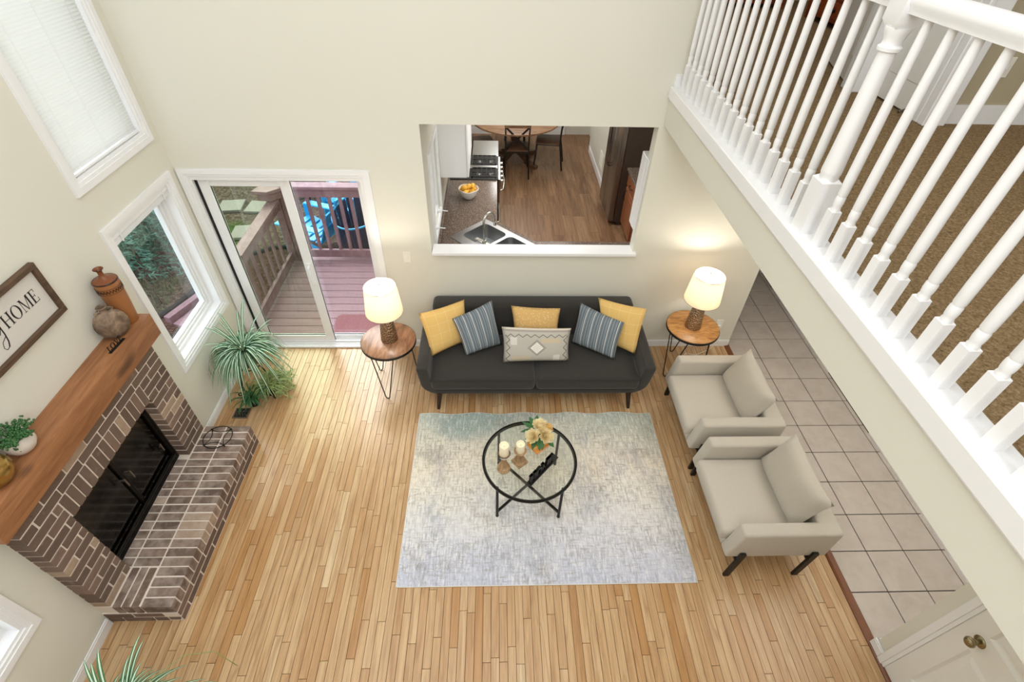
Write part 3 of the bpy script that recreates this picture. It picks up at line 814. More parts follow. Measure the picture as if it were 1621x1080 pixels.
m = MB(); m.rbox(2.70, 2.85, 4.055, 4.20, ZF, 4.76, .006, 1); m.rbox(2.675, 2.70, 4.06, 4.12, ZF, 4.76, .004, 1); m.rbox(1.50, 1.57, 4.06, 4.205, ZF, 4.76, .005, 1); m.rbox(1.50, 2.85, 4.06, 4.2, 4.70, 4.78, .005, 1)
m.build('door_casing', M['white'], bd)
b2 = thing('bedroom_door', 'white door leaf folded back behind the far end of the railing', 'door', (1.60, 4.22, ZF))
m = MB(); m.obox((1.60, 4.225, 3.69), (1.66, 5.0, 3.69), .036, 2.0); m.build('door_leaf', M['door'], b2)
for z0, z1 in ((2.86, 3.48), (3.66, 4.3)):
    m = MB(); m.obox((1.632, 4.37, (z0+z1)/2), (1.672, 4.87, (z0+z1)/2), .008, z1-z0); m.build('panel', M['door'], b2)
for o_, nm_ in ((ld, 'door_3'), (bd, 'door_4'), (b2, 'door_5')):
    del o_['category']; o_['kind'] = 'structure'; LOC[nm_] = base_of(o_); o_.name = nm_
# dressers in the bedroom
def dresser(lbl, x0, x1, y0, y1, h, face, nd, rows):
    t = thing('dresser', lbl, 'dresser', ((x0+x1)/2, (y0+y1)/2, ZF))
    m = MB(); m.rbox(x0, x1, y0, y1, ZF+.05, ZF+h-.03, .006, 1); m.rbox(x0-.02, x1+.02, y0-.02, y1+.02, ZF+h-.03, ZF+h, .008, 1)
    for a in (x0+.03, x1-.03):
        for b in (y0+.03, y1-.03): m.box(a-.025, a+.025, b-.025, b+.025, ZF, ZF+.05)
    m.build('body', M['dresser'], t)
    for r in range(rows):
        z0 = ZF+.09+r*(h-.16)/rows; z1 = z0+(h-.16)/rows-.02
        for k in range(nd):
            m = MB(); kn = MB()
            if face == 'x':
                L = (y1-y0-.06)/nd; a = y0+.03+k*L; m.rbox(x0-.016, x0+.004, a+.01, a+L-.01, z0, z1, .006, 1)
                for q in (.3, .7): kn.sphere((x0-.03, a+L*q, (z0+z1)/2), .018, 10, 6); kn.cyl((x0-.012, a+L*q, (z0+z1)/2), (x0-.03, a+L*q, (z0+z1)/2), .007, n=8)
            else:
                L = (x1-x0-.06)/nd; a = x0+.03+k*L; m.rbox(a+.01, a+L-.01, y0-.016, y0+.004, z0, z1, .006, 1)
                for q in (.3, .7): kn.sphere((a+L*q, y0-.03, (z0+z1)/2), .018, 10, 6); kn.cyl((a+L*q, y0-.012, (z0+z1)/2), (a+L*q, y0-.03, (z0+z1)/2), .007, n=8)
            d = m.build('drawer', M['dresser'], t); kn.build('knob', M['blackm'], d, smooth=True)
dresser('reddish pine dresser behind the open bedroom door', 3.65, 4.1, 6.0, 6.92, .82, 'x', 1, 4)
dresser('reddish pine dresser against the bedroom far wall', 2.75, 3.59, 7.36, 7.85, .85, 'y', 2, 3)
# switch plates
def plate(lbl, c, ax, w_, h, kind):
    # ax: outward axis
    t = thing('wall_plate', lbl, 'outlet' if kind == 'o' else 'switch', c)
    def bx(du, dv, wd, ht, d0, d1, mat, nm):
        m = MB()
        if ax == '-y': m.rbox(c[0]+du-wd/2, c[0]+du+wd/2, c[1]-d1, c[1]-d0, c[2]+dv-ht/2, c[2]+dv+ht/2, .002, 1)
        else: m.rbox(c[0]-d1, c[0]-d0, c[1]+du-wd/2, c[1]+du+wd/2, c[2]+dv-ht/2, c[2]+dv+ht/2, .002, 1)
        m.build(nm, mat, t)
    bx(0, 0, w_, h, 0, .007, M['plate'], 'plate')
    if kind == 'o':
        for dz in (-.02, .02): bx(0, dz, .03, .026, .007, .009, M['white'], 'socket')
    else:
        for k in range(max(1, round(w_/.06))): bx((k-(round(w_/.06)-1)/2)*.046 if w_ > .08 else 0, 0, .011, .024, .007, .016, M['white'], 'toggle')
plate('ivory light switch on the wall between patio door and kitchen opening', (-.835, YB, 1.15), '-y', .072, .117, 's')
plate('white outlet low on the back wall beside the right lamp table', (2.42, YB, .315), '-y', .075, .118, 'o')
plate('ivory double switch plate on the upstairs taupe wall', (3.19, 3.43, 3.02), '-y', .115, .117, 's')

# ================================================================== FIREPLACE
fp = thing('fireplace', 'brown brick fireplace with raised brick hearth and smoked glass doors', 'fireplace', (-2.4, 2.05, 0))
XF = -2.53
m = MB()
m.box(XL-.03, XF-.005, 1.323, 1.568, 0, 1.30); m.box(XL-.03, XF-.005, 2.502, 2.771, 0, 1.30); m.box(XL-.03, XF-.0055, 1.566, 2.504, .95, 1.2995)
m.box(XL+.001, -2.144, 1.318, 2.792, .001, .236); m.box(XL+.001, -2.143, 1.3095, 2.7995, .001, .138)
m.build('mortar', M['mortar'], fp)
def br(cx, cy, cz, sx, sy, sz, mat='brick', b=.003):
    j = random.uniform(-.0018, .0018)
    o = inst('brick', bevel_mesh('brick', sx, sy, sz, b, M[mat]), fp, (cx, cy+j, cz+random.uniform(-.001, .001)))
    o.rotation_euler = (random.uniform(-.006, .006), 0, random.uniform(-.004, .004)); return o
J = .0105; CH = .0668; BH = CH-J; BL = .195
def course(y0, y1, z, first):
    # one stretcher course between y0 and y1; 'first' = length of the first brick
    y = y0; L = first
    while y < y1-.015:
        e = min(y+L, y1)
        if y1-e < .035: e = y1
        L_ = round((e-y-(J if e < y1 else 0))/.0025)*.0025; br(XF-.052, y+L_/2, z+BH/2, .104, L_, BH)
        y = e; L = BL+J
z = .248; k = 0
while z+BH < 1.308:
    f = (.195+J, .095+J)[k % 2]
    if z+BH < .932 or z < .93:
        course(1.318, 1.572, z, f); course(2.498, 2.776, z, (.095+J, .195+J)[k % 2])
    elif z < 1.10:
        course(1.318, 1.572, z, f); course(2.498, 2.776, z, (.095+J, .195+J)[k % 2])
    else:
        course(1.318, 2.776, z, f)
    z += CH; k += 1
ns = 14; dy = (2.494-1.576)/ns
for i in range(ns): br(XF-.052, 1.576+dy*(i+.5), 1.025, .104, round(dy-J, 4), .162)
# hearth: bricks on edge on top, two stretcher courses below
n = 22; dy = (2.803-1.306)/n
for i in range(n):
    yc = 1.306+dy*(i+.5)
    br(-2.14-.099, yc, .192, .198, round(dy-J, 4), .098, 'hbrick')
    if yc > 1.58: br(-2.3495-.088, yc, .192, .176, round(dy-J, 4), .098, 'hbrick')
    if 1.6 < yc < 2.49: br(-2.5365-.04, yc, .192, .08, round(dy-J, 4), .098, 'hbrick')
for i in range(3): br(-2.3495-.0295-.0595*i, 1.442, .192, .049, .262, .098, 'hbrick')
for zc, off in ((.107, 0), (.041, .1)):
    y = 1.306+ (0 if off == 0 else -.001); L = BL+J-off
    while y < 2.80:
        e = min(y+L, 2.803)
        if 2.803-e < .04: e = 2.803
        br(-2.14-.048, (y+e)/2, zc, .096, round(e-y-J, 3), .056)
        y = e; L = BL+J
    for (x0, x1) in (((-2.63, -2.45), (-2.44, -2.245)) if off == 0 else ((-2.63, -2.54), (-2.53, -2.335), (-2.325, -2.24))):
        br((x0+x1)/2, 1.306+.045, zc, x1-x0, .09, .056); br((x0+x1)/2, 2.803-.045, zc, x1-x0, .09, .056)
# firebox insert with smoked glass doors
m = MB()
m.box(-3.15, -3.13, 1.56, 2.51, .24, .95); m.box(-3.15, -2.56, 1.56, 1.581, .24, .95); m.box(-3.15, -2.62, 2.489, 2.51, .24, .95); m.box(-3.15, -2.62, 1.56, 2.51, .934, .955); m.box(-3.15, -2.62, 1.56, 2.51, .23, .246)
m.build('firebox', M['blackm'], fp)
m = MB()
for (a, b, c, d) in ((1.583, 1.612, .248, .93), (2.458, 2.487, .248, .93), (1.612, 2.458, .895, .93), (1.612, 2.458, .248, .30)): m.rbox(-2.655, -2.62, a, b, c, d, .004, 1)
m.tube([(-2.612, 1.6, .318), (-2.612, 2.47, .318)], .012, 8); m.rbox(-2.66, -2.625, 2.02, 2.05, .3, .895, .004, 1)
m.build('door_frame', plain('black_door_frame', '1d1a17', .35, .7), fp)
m = MB(); m.box(-2.645, -2.641, 1.61, 2.46, .3, .896); m.build('glass_door', M['fire_glass'], fp)
m = MB()
for yy in (2.0, 2.07): m.cyl((-2.63, yy, .66), (-2.59, yy, .66), .006, n=8); m.cyl((-2.592, yy, .60), (-2.592, yy, .68), .006, n=8)
m.cyl((-2.62, 2.40, .50), (-2.60, 2.40, .50), .006, n=8); m.cyl((-2.60, 2.40, .46), (-2.60, 2.40, .54), .007, n=8)
m.build('handle', M['dsteel'], fp)
for (yy, zz_, r) in ((1.85, .33, .05), (2.12, .33, .055), (1.98, .41, .045)):
    m = MB(); m.cyl((-2.85, yy-.22, zz_), (-2.82, yy+.2, zz_+.02), r, r*.9, 10); m.build('log', M['bark'], fp)
# mantel beam
m = MB(); m.rbox(XL+.001, -2.458, 1.235, 2.84, 1.302, 1.488, .006, 2)
tag(m.build('mantel_shelf', M['mantel'], None, smooth=30, loc=(-2.55, 2.04, 1.3)), 'rough cedar beam mantel shelf above the brick fireplace', 'mantel')
# ---- things on the mantel
t = thing('bottle_vase', 'tall terracotta bottle vase with dark rim on the mantel end', 'vase', (-2.555, 2.765, 1.488))
M['terra'] = plain('terracotta_glaze', '9c6539', .5, var=.12, scale=6); M['terrad'] = plain('dark_glaze', '3a1d10', .35)
M['terrab'] = plain('glazed_shoulder', '7d4626', .35, var=.1)
m = MB(); m.lathe([(.05, 0), (.056, .012), (.066, .15), (.073, .29), (.075, .335), (.073, .343)], (-2.555, 2.765, 1.488), 28, cap1=False); m.build('body', M['terra'], t, smooth=50)
m = MB(); m.lathe([(.0745, .339), (.0755, .345), (.0715, .350)], (-2.555, 2.765, 1.488), 28, False, False); m.lathe([(.0285, .4275), (.031, .4305), (.0285, .4335)], (-2.555, 2.765, 1.488), 20, False, False); m.build('rim_line', M['terrad'], t, smooth=50)
m = MB(); m.lathe([(.072, .348), (.052, .356), (.027, .367), (.017, .382), (.0150, .402), (.0165, .416), (.030, .430), (.027, .433), (.014, .422), (.01, .38)], (-2.555, 2.765, 1.488), 24, False, True); m.build('neck', M['terrab'], t, smooth=50)
m = MB()
for i in range(26):
    a = 2*pi*i/26
    for s_ in range(5):
        th = a+s_*.05; r = .0755; zz0 = 1.488+.288+.012*sin(s_/4*pi*2)
        p = (-2.555+r*cos(th), 2.765+r*sin(th), zz0); q = (-2.555+r*cos(th+.05), 2.765+r*sin(th+.05), 1.488+.288+.012*sin((s_+1)/4*pi*2)); m.obox(p, q, .002, .003)
for zb in (.268, .308):
    m.tube([(-2.555+.0752*cos(2*pi*i/28), 2.765+.0752*sin(2*pi*i/28), 1.488+zb) for i in range(28)], .0012, 4, True)
m.build('scroll_band', M['terrad'], t)
t = thing('flask_vase', 'round smoke-fired clay flask with short neck in front of the bottle', 'vase', (-2.55, 2.6, 1.488))
g = G('smoked_clay'); n_ = g.noise(g.obj(), 11, 4, .6, .4); n2_ = g.noise(g.obj(), 5, 3)
cc = g.ramp(n_, [(.32, '2f2a24'), (.46, '6b5f50'), (.58, '93836f'), (.72, 'b5a48f')]); cc = g.mix(g.math('MULTIPLY', n2_, .35), cc, '9c6b4f'); g.bump(n_, .2, .004); M['clay'] = g.fin(cc, .75)
m = MB()
pr = [(.03, .002), (.06, .012), (.088, .04), (.104, .08), (.108, .115), (.102, .15), (.083, .185), (.055, .208), (.03, .218)]
m.lathe(pr, (0, 0, 0), 30, True, False, sx=.66, sy=1.0)
m.lathe([(.03, .214), (.021, .225), (.022, .24), (.032, .252), (.036, .258), (.032, .263), (.022, .258), (.016, .235)], (0, 0, 0), 22, False, True)
m.xf(Matrix.Translation((-2.548, 2.61, 1.488)) @ Matrix.Rotation(-.72, 4, 'Z') @ Matrix.Scale(.93, 4)); m.build('body', M['clay'], t, smooth=60)
m = MB()
for s_ in (-1, 1): m.tube([Vector((-2.548, 2.61, 1.488))+Matrix.Rotation(-.72, 3, 'Z') @ Vector((0, s_*(.026+.026*sin(k/6*pi)), .226-.038*k/6)) for k in range(7)], .006, 7)
m.build('handle', M['clay'], t, smooth=True)

# --- serif letters as solid strips: list of convex polygons in a unit cell (width, polys)
def ell(cx, cy, rx, ry, n=28): return [(cx+rx*cos(2*pi*i/n), cy+ry*sin(2*pi*i/n)) for i in range(n)]
def letter(ch):
    th, tn, s_ = .13, .035, .09
    R = lambda a, b, c, d: [(a, c), (b, c), (b, d), (a, d)]
    if ch == 'H': return .82, [R(.08, .08+th, 0, 1), R(.62, .62+th, 0, 1), R(.2, .62, .48, .48+tn), R(0, .30, 0, tn), R(0, .30, 1-tn, 1), R(.54, .83, 0, tn), R(.54, .83, 1-tn, 1)], []
    if ch == 'O': return .86, [], [(ell(.43, .5, .43, .52), ell(.43, .5, .29, .485))]
    if ch == 'M': return 1.0, [R(.09, .09+tn, 0, 1), R(.80, .80+th, 0, 1), [(.09, 1), (.09+th, 1), (.52, 0), (.46, 0)], [(.46, 0), (.50, 0), (.83, 1), (.79, 1)], R(0, .22, 0, tn), R(0, .2, 1-tn, 1), R(.72, 1.0, 0, tn), R(.8, 1.0, 1-tn, 1)], []
    if ch == 'E': return .66, [R(.08, .08+th, 0, 1), R(0, .6, 0, tn), R(0, .56, 1-tn, 1), R(.2, .45, .5, .5+tn), R(.565, .6, 0, .26), R(.525, .56, .76, 1), R(.43, .46, .4, .63)], []
    if ch == 'L': return .62, [R(.08, .08+th, 0, 1), R(0, .56, 0, tn), R(0, .32, 1-tn, 1), R(.525, .56, 0, .28)], []
    if ch == 'V': return .8, [[(.08, 1), (.08+th+.02, 1), (.45, 0), (.38, 0)], [(.38, 0), (.42, 0), (.72, 1), (.68, 1)], R(0, .32, 1-tn, 1), R(.58, .82, 1-tn, 1)], []
    return .4, [], []
def word(txt, h, fn, d0, d1, gap=.1, wide=1.0, bold=0.0):
    out = []; u = 0
    for ch in txt:
        w_, polys, rings = letter(ch); m = MB()
        for p in polys:
            if bold:
                cx = sum(a for a, b in p)/len(p); cy = sum(b for a, b in p)/len(p)
                p = [(a+bold*(1 if a > cx else -1), min(1, max(0, b+bold*(1 if b > cy else -1)))) for a, b in p]
            m.prism([((u+a*wide)*h, b*h) for a, b in p], d0, d1, fn)
        for o_, i_ in rings:
            if bold: i_ = [(.43+(a-.43)*.72, .5+(b-.5)*.72) for a, b in i_]
            m.prism([((u+a*wide)*h, b*h) for a, b in o_], d0, d1, fn, holes=[[((u+a*wide)*h, b*h) for a, b in i_]])
        out.append(m); u += w_*wide+gap
    return out, u*h
t = thing('word_sign', 'small dark metal LOVE word stand on the mantel before the flask', 'sign', (-2.515, 2.5, 1.488))
fnw = lambda u, v, w_: (-2.515+.10*u+w_, 2.432+.99*u, 1.492+v)
ws, L = word('LOVE', .042, fnw, 0, .004, .08)
for q in ws: q.build('letter', M['blackm'], t)
m = MB(); m.obox((-2.511, 2.428, 1.490), (-2.497, 2.432+L+.006, 1.490), .02, .004); m.build('base', M['blackm'], t)
# white pot with trailing succulent
t = thing('potted_succulent', 'trailing green succulent in a pale stone egg pot on the mantel', 'plant', (-2.548, 1.665, 1.488))
m = MB(); m.lathe([(.028, 0), (.05, .015), (.066, .045), (.068, .07), (.06, .095), (.052, .108), (.048, .106), (.05, .09)], (-2.548, 1.685, 1.488), 24, True, True, sy=1.1); m.build('pot', M['pebble'], t, smooth=60)
m = MB(); random.seed(3)
for i in range(46):
    a = random.uniform(0, 2*pi); r0 = random.uniform(0, .045)
    p = Vector((-2.548+r0*cos(a), 1.685+r0*sin(a), 1.488+.10)); L = random.uniform(.05, .1)
    trail = i < 7
    if trail: a = random.choice((-1.2, -.9, -.4, -1.7, 2.4, 3.6)); L = .15
    for k in range(9 if trail else 6):
        tt = k/(8 if trail else 5)
        if trail: c = p+Vector((cos(a)*.07*min(1, tt*1.6), sin(a)*.07*min(1, tt*1.6), .03*sin(tt*2.2)-.10*max(0, tt-.35)))
        else: c = p+Vector((cos(a)*L*.8*tt, sin(a)*L*.8*tt, L*.75*tt*(1-.4*tt)))
        for q in range(3):
            d = Vector((random.uniform(-1, 1), random.uniform(-1, 1), random.uniform(-.3, 1))).normalized()*.008
            m.sphere(c+d, random.uniform(.005, .0078), 5, 4)
tag(m.build('trailing_leaves', M['succ'], t, smooth=True), kind='stuff')
# gold ornament
t = thing('gold_vase', 'shiny golden apple shaped vase with a dimple at the mantel edge', 'vase', (-2.545, 1.475, 1.488))
M['gold'] = plain('gold_glaze', 'a6854a', .22, .85)
m = MB(); m.lathe([(.025, .0), (.055, .008), (.085, .042), (.094, .085), (.085, .128), (.06, .154), (.03, .155), (.01, .137), (.003, .12)], (-2.542, 1.485, 1.488), 28); m.build('body', M['gold'], t, smooth=60)
# framed sign on the wall
t = thing('framed_sign', 'white HOME sign in a dark wood frame leaning on the wall above the mantel', 'picture', (XL, 1.95, 2.0))
fy0, fy1, fz0, fz1 = 1.42, 2.465, 1.832, 2.175
m = MB()
for (a, b, c, d) in ((fy0, fy1, fz0, fz0+.032), (fy0, fy1, fz1-.032, fz1), (fy0, fy0+.032, fz0+.032, fz1-.032), (fy1-.032, fy1, fz0+.032, fz1-.032)): m.rbox(XL+.001, XL+.035, a, b, c, d, .003, 1)
m.build('frame', M['frame'], t)
m = MB(); m.box(XL+.002, XL+.013, fy0+.03, fy1-.03, fz0+.03, fz1-.03); m.build('board', plain('sign_board', 'd7d3cd', .7), t)
M['ink'] = plain('sign_ink', '1f1713', .8)
fnp = lambda u, v, w_: (XL+.013+w_, u, v)
ws, L = word('HOME', .078, lambda u, v, w_: (XL+.013+w_, 2.112+u, 1.979+v), 0, .0012, .10, .93)
for q in ws: q.build('letter', M['ink'], t)
pts = [(2.02, 2.035), (2.035, 2.0), (2.058, 1.985), (2.078, 2.01), (2.085, 2.04), (2.08, 1.975), (2.07, 1.93), (2.055, 1.905), (2.035, 1.90), (2.026, 1.918), (2.04, 1.945), (2.075, 1.962)]
m = MB()
for i in range(len(pts)-1):
    (a, b), (c, d) = pts[i], pts[i+1]; L = sqrt((c-a)**2+(d-b)**2); w0 = .0035 if i in (3, 4, 5, 6) else .0016; ux, uy = -(d-b)/L*w0, (c-a)/L*w0
    m.prism([(a+ux, b+uy), (a-ux, b-uy), (c-ux, d-uy), (c+ux, d+uy)], 0, .0012, fnp)
m.build('script_letter', M['ink'], t)
# round black wire trivet on the hearth
t = thing('wire_trivet', 'round black wire trivet on the far end of the brick hearth', 'trivet', (-2.385, 2.665, .245))
m = MB(); R = .115; cx, cy, cz = -2.36, 2.662, .268
m.tube([(cx+R*cos(2*pi*i/40), cy+R*sin(2*pi*i/40), cz) for i in range(40)], .004, 6, True); m.build('ring', M['black'], t, smooth=True)
for k in range(4):
    a = pi/4+k*pi/2; m = MB()
    p, q = Vector((cx+R*cos(a), cy+R*sin(a), cz)), Vector((cx+R*cos(a+pi/2), cy+R*sin(a+pi/2), cz)); mid = (p+q)/2; cen = Vector((cx, cy, cz))
    m.tube([p.lerp(q, s/8)+(cen-mid)*(.35*sin(pi*s/8)) for s in range(9)], .0032, 6); m.build('wire_arc', M['black'], t, smooth=True)
    m = MB(); m.sphere((p.x, p.y, cz), .009, 8, 6); m.cyl(p, (p.x, p.y, .246), .005, n=8); m.build('foot', M['black'], t, smooth=True)

# ================================================================== LIVING ROOM FURNITURE
# ---- rug
RX0, RX1, RY0, RY1 = -.724, 1.506, 1.505, 3.112
def rug():
    t = thing('area_rug', 'large distressed cream, grey and blue area rug under the glass table', 'rug', (RX0, RY0, 0))
    nx, ny = 60, 44; m = MB(); vs = []
    for j in range(ny+1):
        for i in range(nx+1):
            u, v = i/nx, j/ny; x = RX0+u*(RX1-RX0); y = RY0+v*(RY1-RY0); z = .0105
            wv = max(0, (v-.9)/.1)
            z += wv*(.006+.006*sin(u*31))*min(1, 8*u*(1-u)*2); y += wv*.006*sin(u*31+.5)
            e = min(u*(RX1-RX0), (1-u)*(RX1-RX0), v*(RY1-RY0), (1-v)*(RY1-RY0))
            if e < .004: z -= .004
            vs.append((x, y, z))
    fs = [(j*(nx+1)+i, j*(nx+1)+i+1, (j+1)*(nx+1)+i+1, (j+1)*(nx+1)+i) for j in range(ny) for i in range(nx)]
    m.add(vs, fs); b0 = len(m.v)
    ring = [j for j in range(nx+1)]+[(j+1)*(nx+1)-1 for j in range(1, ny+1)]+[ny*(nx+1)+i for i in range(nx-1, -1, -1)]+[j*(nx+1) for j in range(ny-1, 0, -1)]
    m.v += [(m.v[i][0], m.v[i][1], .0006) for i in ring]; k = len(ring)
    for i in range(k): m.f.append([ring[i], ring[(i+1) % k], b0+(i+1) % k, b0+i]); m.m.append(0)
    m.build('pile', M['rug'], t, smooth=40)
    e = MB(); e.tube([(m.v[i][0], m.v[i][1], m.v[i][2]-.003) for i in ring], .0042, 6, True); e.build('bound_edge', M['rugedge'], t, smooth=True)
rug()

# ---- sofa
t = thing('sofa', 'charcoal linen two-cushion sofa with rounded arms against the back wall', 'sofa', (.375, 3.6, 0))
x0, x1, yf, yk = -.715, 1.475, 3.165, 4.04
def ushell(x0, x1, zt, zb, r, th, ri):
    out = [(x0, zt)]; out += [(x0+r-r*cos(a), zb+r-r*sin(a)) for a in [pi/2*i/8 for i in range(9)]]
    out += [(x1-r+r*sin(a), zb+r-r*cos(a)) for a in [pi/2*i/8 for i in range(9)]]; out += [(x1, zt)]
    inn = [(x1-th, zt)]+[(x1-th-ri+ri*cos(a), zb+.085+ri-ri*sin(a)) for a in [pi/2*i/6 for i in range(7)]]
    inn += [(x0+th+ri-ri*sin(a), zb+.085+ri-ri*cos(a)) for a in [pi/2*i/6 for i in range(7)]]+[(x0+th, zt)]
    return out+inn
bm0 = bmesh.new()
poly = ushell(x0, x1, .565, .17, .15, .105, .08)
vv = [bm0.verts.new((u, yf, v)) for u, v in poly]; f = bm0.faces.new(vv)
ex = bmesh.ops.extrude_face_region(bm0, geom=[f]); nv_ = [v for v in ex['geom'] if isinstance(v, bmesh.types.BMVert)]
bmesh.ops.translate(bm0, verts=nv_, vec=(0, yk-yf-.06, 0))
cap_e = [e for e in bm0.edges if (abs(e.verts[0].co.y-e.verts[1].co.y) < 1e-5) or (e.verts[0].co.z > .56 and e.verts[1].co.z > .56)]
bmesh.ops.bevel(bm0, geom=cap_e, offset=.022, segments=3, profile=.5, affect='EDGES', clamp_overlap=True)
def arm_shape(v):
    v = v.copy(); k = max(0, (v.z-.2)/.36); s = -1 if v.x < .38 else 1
    out = abs(v.x-.38) > .95
    if out: v.x -= s*.028*(1-k)
    v.y += (.05*(1-k) if v.y < 3.3 else 0)
    return v
m = MB(); m.bm(bm0, fn=arm_shape); m.build('frame', M['sofa'], t, smooth=40)
m = MB()
def lean(v): v = v.copy(); v.y += (v.z-.3)*.10; return v
m.rbox(-.612, 1.372, 3.80, 3.98, .26, .762, .05, 4, fn=lean); m.build('backrest', M['sofa'], t, smooth=50)
for (a, b) in ((-.603, .377), (.383, 1.363)):
    m = MB()
    def puff(v, a=a, b=b):
        v = v.copy(); u = (v.x-a)/(b-a); w_ = (v.y-3.175)/(3.82-3.175)
        if v.z > .36: v.z += .028*max(0, 1-(2*u-1)**4)*max(0, 1-(2*w_-1)**4)
        return v
    bmc = bmesh.new(); bmesh.ops.create_cube(bmc, size=1)
    for v in bmc.verts: v.co = Vector((a+(v.co.x+.5)*(b-a), 3.175+(v.co.y+.5)*.645, .262+(v.co.z+.5)*.155))
    bmesh.ops.bevel(bmc, geom=list(bmc.edges), offset=.045, segments=4, profile=.5, affect='EDGES')
    bmesh.ops.subdivide_edges(bmc, edges=[e for e in bmc.edges if e.calc_length() > .3], cuts=9, use_grid_fill=True)
    m.bm(bmc, fn=puff); c = m.build('seat_cushion', M['sofa'], t, smooth=60)
    e = MB(); zt = .40
    e.tube([(a+.012, 3.19, .385), (a+.05, 3.181, .397), (b-.05, 3.181, .397), (b-.012, 3.19, .385)], .0035, 5); e.build('piping', M['pipe'], c)
for (lx, ly, dx, dyy) in ((-.53, 3.24, -.02, -.055), (1.29, 3.24, .02, -.055), (-.5, 3.92, -.02, .05), (1.26, 3.92, .02, .05)):
    m = MB(); m.cyl((lx+dx, ly+dyy, .0), (lx, ly, .19), .015, .028, 14); m.build('leg', M['legwood'], t, smooth=40)

# ---- throw pillows
def pillow(lbl, cs, th, mat, cat='pillow', name='throw_pillow', n=16, group=None, pinch=.05):
    BLc, BRc, TRc, TLc = [Vector(c) for c in cs]
    nrm = (BRc-BLc).cross(TLc-BLc).normalized(); cen = (BLc+BRc+TRc+TLc)/4
    m = MB(); uv = []
    def P(u, v, s):
        a = BLc.lerp(BRc, u).lerp(TLc.lerp(TRc, u), v)
        eu, ev = 2*u-1, 2*v-1
        a = a+(cen-a)*(pinch*((1-eu*eu)*abs(ev)**3+(1-ev*ev)*abs(eu)**3))
        d = (max(0, 1-abs(eu)**2.6)*max(0, 1-abs(ev)**2.6))**.55
        wob = 1+.05*sin(7*u+3*v)
        return a+nrm*(s*th*.5*d*wob)
    vs, fs = [], []
    for s in (1, -1):
        b = len(vs)
        for j in range(n+1):
            for i in range(n+1): vs.append(P(i/n, j/n, s)); uv.append((i/n, j/n))
        for j in range(n):
            for i in range(n):
                q = (b+j*(n+1)+i, b+j*(n+1)+i+1, b+(j+1)*(n+1)+i+1, b+(j+1)*(n+1)+i)
                fs.append(q if s > 0 else q[::-1])
    m.add(vs, fs)
    base = Vector((cen.x, cen.y, min(c.z for c in (BLc, BRc))))
    me = m.mesh(name, M[mat], base, True, fix=False)
    l = me.uv_layers.new(name='UVMap')
    for lp in me.loops: l.data[lp.index].uv = uv[lp.vertex_index]
    b = bmesh.new(); b.from_mesh(me); bmesh.ops.remove_doubles(b, verts=b.verts, dist=.0002); b.to_mesh(me); b.free()
    o = link(name, me, None, base)
    return tag(o, lbl, cat, group)
pillow('yellow plaid pillow against the left sofa arm', [(-.60, 3.43, .47), (-.255, 3.66, .47), (-.293, 3.80, .865), (-.705, 3.60, .855)], .15, 'yellow')
pillow('blue-grey striped pillow left of centre on the sofa', [(-.275, 3.445, .465), (.066, 3.60, .465), (-.03, 3.78, .875), (-.40, 3.60, .795)], .15, 'blue')
pillow('small tan speckled pillow behind the patterned lumbar pillow', [(.19, 3.60, .47), (.605, 3.60, .47), (.628, 3.765, .79), (.152, 3.765, .82)], .13, 'tan')
pillow('grey lumbar pillow with diamond embroidery at the sofa centre', [(.072, 3.36, .462), (.698, 3.375, .462), (.712, 3.54, .732), (.06, 3.53, .76)], .14, 'kilim')
pillow('blue-grey striped pillow right of centre on the sofa', [(.748, 3.63, .465), (1.133, 3.385, .465), (1.202, 3.545, .797), (.82, 3.80, .832)], .15, 'blue')
pillow('yellow plaid pillow against the right sofa arm', [(1.06, 3.66, .47), (1.345, 3.45, .47), (1.41, 3.62, .90), (.975, 3.77, .917)], .15, 'yellow')

# ---- side tables with lamps
def side_table(cx, cy, wood, lbl, rot):
    t = thing('side_table', lbl, 'table', (cx, cy, 0)); R = .255
    m = MB(); m.lathe([(R-.006, .552), (R, .556), (R, .578), (R-.004, .581)], (cx, cy, 0), 48); m.build('tabletop', M[wood], t, smooth=40)
    m = MB(); m.lathe([(R+.001, .548), (R+.005, .550), (R+.005, .574), (R+.001, .575)], (cx, cy, 0), 48, False, False); m.build('metal_band', M['blackm'], t, smooth=40)
    for k in range(3):
        a = rot+k*2*pi/3; rad = Vector((cos(a), sin(a), 0)); tan = Vector((-sin(a), cos(a), 0)); c = Vector((cx, cy, 0))
        top = c+rad*.19+Vector((0, 0, .55)); foot = c+rad*.235+Vector((0, 0, .006))
        m = MB(); pts = [top+tan*.115]+[foot+tan*(.02*cos(s*pi/6))+Vector((0, 0, .02-.02*sin(s*pi/6))) for s in range(7)]+[top-tan*.115]
        m.tube(pts, .0055, 7); m.obox(top+tan*.13, top-tan*.13, .03, .004); m.build('hairpin_leg', M['blackm'], t, smooth=50)
    return t
side_table(-1.01, 3.545, 'walnut', 'round walnut hairpin table left of the sofa', math.radians(258))
side_table(1.968, 3.745, 'burl', 'round honey-coloured hairpin table right of the sofa', math.radians(215))
